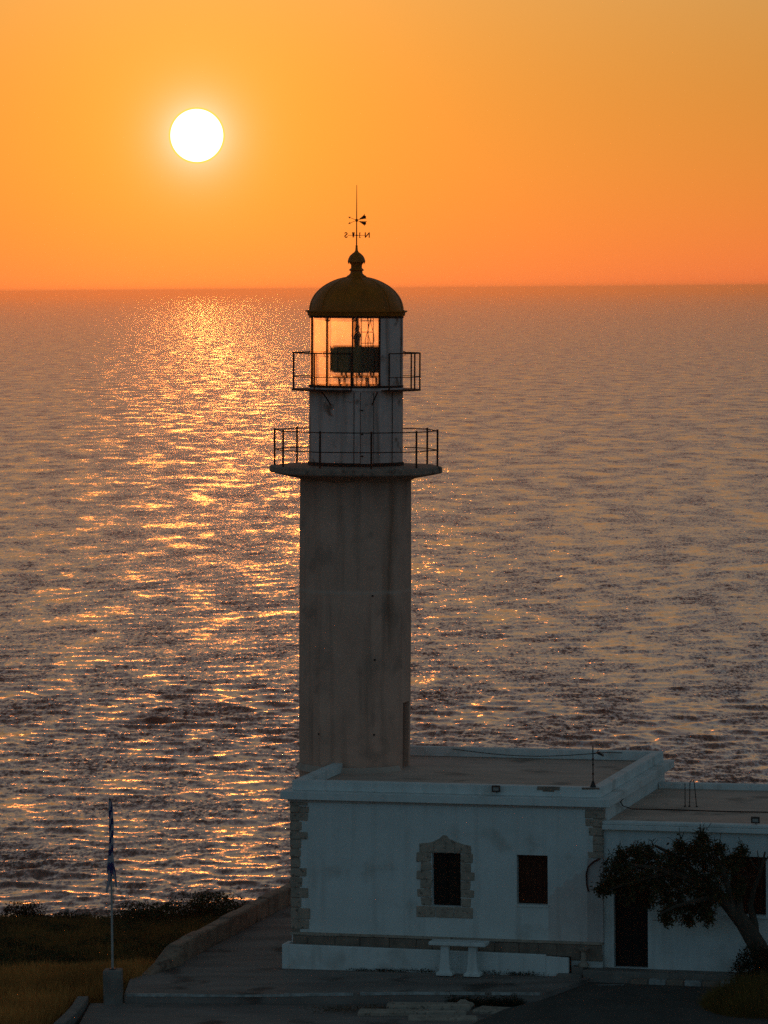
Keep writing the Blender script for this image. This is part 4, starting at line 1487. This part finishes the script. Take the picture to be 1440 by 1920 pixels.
def tuft_field(name, region, count, hgt, material, seed, lean=0.35, w=0.012, avoid=None, blades=7):
    """grass blades as thin triangles"""
    g = np.random.default_rng(seed)
    (x0, x1), (y0, y1) = region
    vs_, n_t = [], 0
    pts = []
    while len(pts) < count:
        x, y = g.uniform(x0, x1), g.uniform(y0, y1)
        if avoid and avoid(x, y):
            continue
        dens = 0.5 + 0.5 * math.sin(x * 1.9 + 1.3 * math.sin(y * 1.1)) * math.sin(y * 1.4 + x * 0.7)
        if g.random() > 0.25 + 0.75 * dens:
            continue
        pts.append((x, y, land_z(x, y)))
    co = []
    for (x, y, z) in pts:
        for k in range(blades):
            a = g.random() * 6.28
            h = hgt * (0.5 + g.random() * 0.9)
            bx, by = x + g.normal(0, 0.05), y + g.normal(0, 0.05)
            ld = lean * h * (0.3 + g.random())
            tx, ty = bx + ld * math.cos(a), by + ld * math.sin(a)
            co += [(bx - w, by, z - 0.03), (bx + w, by + 0.004, z - 0.03), (tx, ty, z + h)]
    co = np.array(co, dtype=np.float32)
    N = len(co) // 3
    me = bpy.data.meshes.new(name)
    me.vertices.add(3 * N)
    me.vertices.foreach_set('co', co.ravel())
    me.loops.add(3 * N)
    me.loops.foreach_set('vertex_index', np.arange(3 * N, dtype=np.int32))
    me.polygons.add(N)
    me.polygons.foreach_set('loop_start', np.arange(0, 3 * N, 3, dtype=np.int32))
    me.polygons.foreach_set('loop_total', np.full(N, 3, dtype=np.int32))
    me.update(calc_edges=True)
    me.materials.append(MATS[material])
    o = bpy.data.objects.new(name, me)
    COL.objects.link(o)
    return o


def on_paving(x, y):
    u = (x - OX) * UX + (y - OY) * UY
    v = (x - OX) * VX + (y - OY) * VY
    if u > -3.25 and v > -3:
        return True
    if y < 93.6 and x > -7.45 + 0.12 * (y - 93.4):
        return True
    if x > -6.75 and y < 95.2:
        return True
    return False


o = tuft_field('dry_grass', ((-13.5, -4.2), (86.0, 101.5)), 9500, 0.40, 'dry_grass', 31, avoid=lambda x, y: on_paving(x, y) or (y > 95.5 and 0.5 + 0.5 * fbm(x * 0.9, y * 0.5) < (y - 95.0) / 5.0), w=0.016, lean=0.55)
tag(o, 'dry golden grass left of the paved court and flagpole', 'grass', kind='stuff')
o = tuft_field('cliff_grass', ((-14.5, -3.0), (95.0, 113.5)), 9000, 0.28, 'cliff_grass', 32, avoid=on_paving, w=0.014, lean=0.5)
tag(o, 'brown grass on the slope towards the cliff edge', 'grass', kind='stuff')
# low scrub mat over the slope
g = random.Random(77)
lp = []
mounds = []
for i in range(330):
    x, y = g.uniform(-14, -3.2), g.uniform(96.0, 113.0) if i % 4 else g.uniform(99.0, 103.5)
    if on_paving(x, y):
        continue
    mounds.append((x, y, g.uniform(0.22, 0.7), g.uniform(0.14, 0.40)))
for (x, y, r_, h) in mounds:
    for k in range(int(520 * r_)):
        a, q = g.uniform(0, 6.28), math.sqrt(g.random())
        z = land_z(x, y) + h * math.sqrt(max(0.0, 1 - q * q)) * g.uniform(0.7, 1.0)
        lp.append((x + r_ * q * math.cos(a), y + r_ * q * math.sin(a), z))
o = leaf_cloud(lp, 0.075, 'green_scrub', 'scrub', 78, None, droop=-0.4, aspect=0.4)
tag(o, 'low green-brown scrub covering the slope above the sea', 'scrub', kind='stuff')

# dry bush filling the lower right corner
g = random.Random(5)
db = thing('dry_bush', 'straw-coloured dry bush in the lower right corner beside the road', 'bush', (8.6, 91.2, -0.08))
co, fc = [], []
for i in range(5200):
    a, q = g.uniform(0, 6.28), math.sqrt(g.random())
    bx, by = 1.25 * q * math.cos(a), 1.5 * q * math.sin(a)
    h = (0.25 + 0.65 * (1 - q * q)) * g.uniform(0.5, 1.1)
    tx, ty = bx * 1.18 + g.uniform(-.16, .16), by * 1.1 + g.uniform(-.16, .16)
    k = len(co)
    co += [(bx - 0.010, by, -0.05), (bx + 0.010, by, -0.05), (tx, ty, h)]
    fc.append((k, k + 1, k + 2))
m_ = MB()
m_.v, m_.f = co, fc
m_.build('stalks', 'straw', db, fix=False)
lp = []
for i in range(2600):
    a, q = g.uniform(0, 6.28), math.sqrt(g.random())
    lp.append((1.3 * q * math.cos(a), 1.5 * q * math.sin(a), (0.2 + 0.62 * (1 - q * q)) * g.uniform(0.3, 1.0)))
leaf_cloud(lp, 0.07, 'green_scrub', 'foliage', 6, db, droop=-0.2)

# weeds in the court against the terrace step, and along the foot of the planter
lp = []
g = random.Random(9)
for i in range(2600):
    t = g.random()
    x = 1.4 + 1.75 * t + g.gauss(0, 0.04)
    y = 92.66 - 0.10 * t + g.gauss(0, 0.10) - 0.12
    lp.append((x, y, -0.2 + abs(g.gauss(0, 0.09))))
o = leaf_cloud(lp, 0.06, 'shrub_leaf', 'court_weeds', 10, None, droop=-0.6)
tag(o, 'strip of dark weeds along the foot of the terrace step', 'weeds', kind='stuff')
lp = []
for i in range(1500):
    x = g.choice((-1.2, -0.4, 0.3, 0.9)) + g.gauss(0, 0.4)
    y = 92.1 + g.gauss(0, 0.22)
    lp.append((x, y, -0.2 + abs(g.gauss(0, 0.03))))
o = leaf_cloud(lp, 0.05, 'earth', 'dead_leaves', 12, None, droop=0.0)
tag(o, 'litter of dead brown leaves on the lower court', 'leaves', kind='stuff')
lp = []
for i in range(900):
    u = g.choice((1.9, 2.4, 2.9, 3.5, 5.1, 5.7, 6.1)) + g.gauss(0, 0.18)
    p = L(u, -0.50 - abs(g.gauss(0, 0.03)))
    lp.append((p[0], p[1], ground_z(p[0], p[1]) + abs(g.gauss(0, 0.035))))
o = leaf_cloud(lp, 0.05, 'shrub_leaf', 'planter_weeds', 13, None, droop=-0.5)
tag(o, 'small weeds growing along the foot of the white planter', 'weeds', kind='stuff')

# ------------------------------------------------------------------ haze over the sea
hm = bpy.data.materials.new('haze_air')
hm.use_nodes = True
n, l = hm.node_tree.nodes, hm.node_tree.links
n.remove(n['Principled BSDF'])
pv = n.new('ShaderNodeVolumePrincipled')
pv.inputs['Color'].default_value = (0.92, 0.64, 0.38, 1)
pv.inputs['Density'].default_value = 0.00006
pv.inputs['Anisotropy'].default_value = 0.84
l.new(pv.outputs[0], n['Material Output'].inputs['Volume'])
MATS['haze_air'] = hm
hz = MB().box(-151000, 151000, -151000, 151000, SEA_Z - 5.5, 24.0).build('haze', 'haze_air')
tag(hz, 'thin warm haze over the open sea', 'haze', kind='stuff')
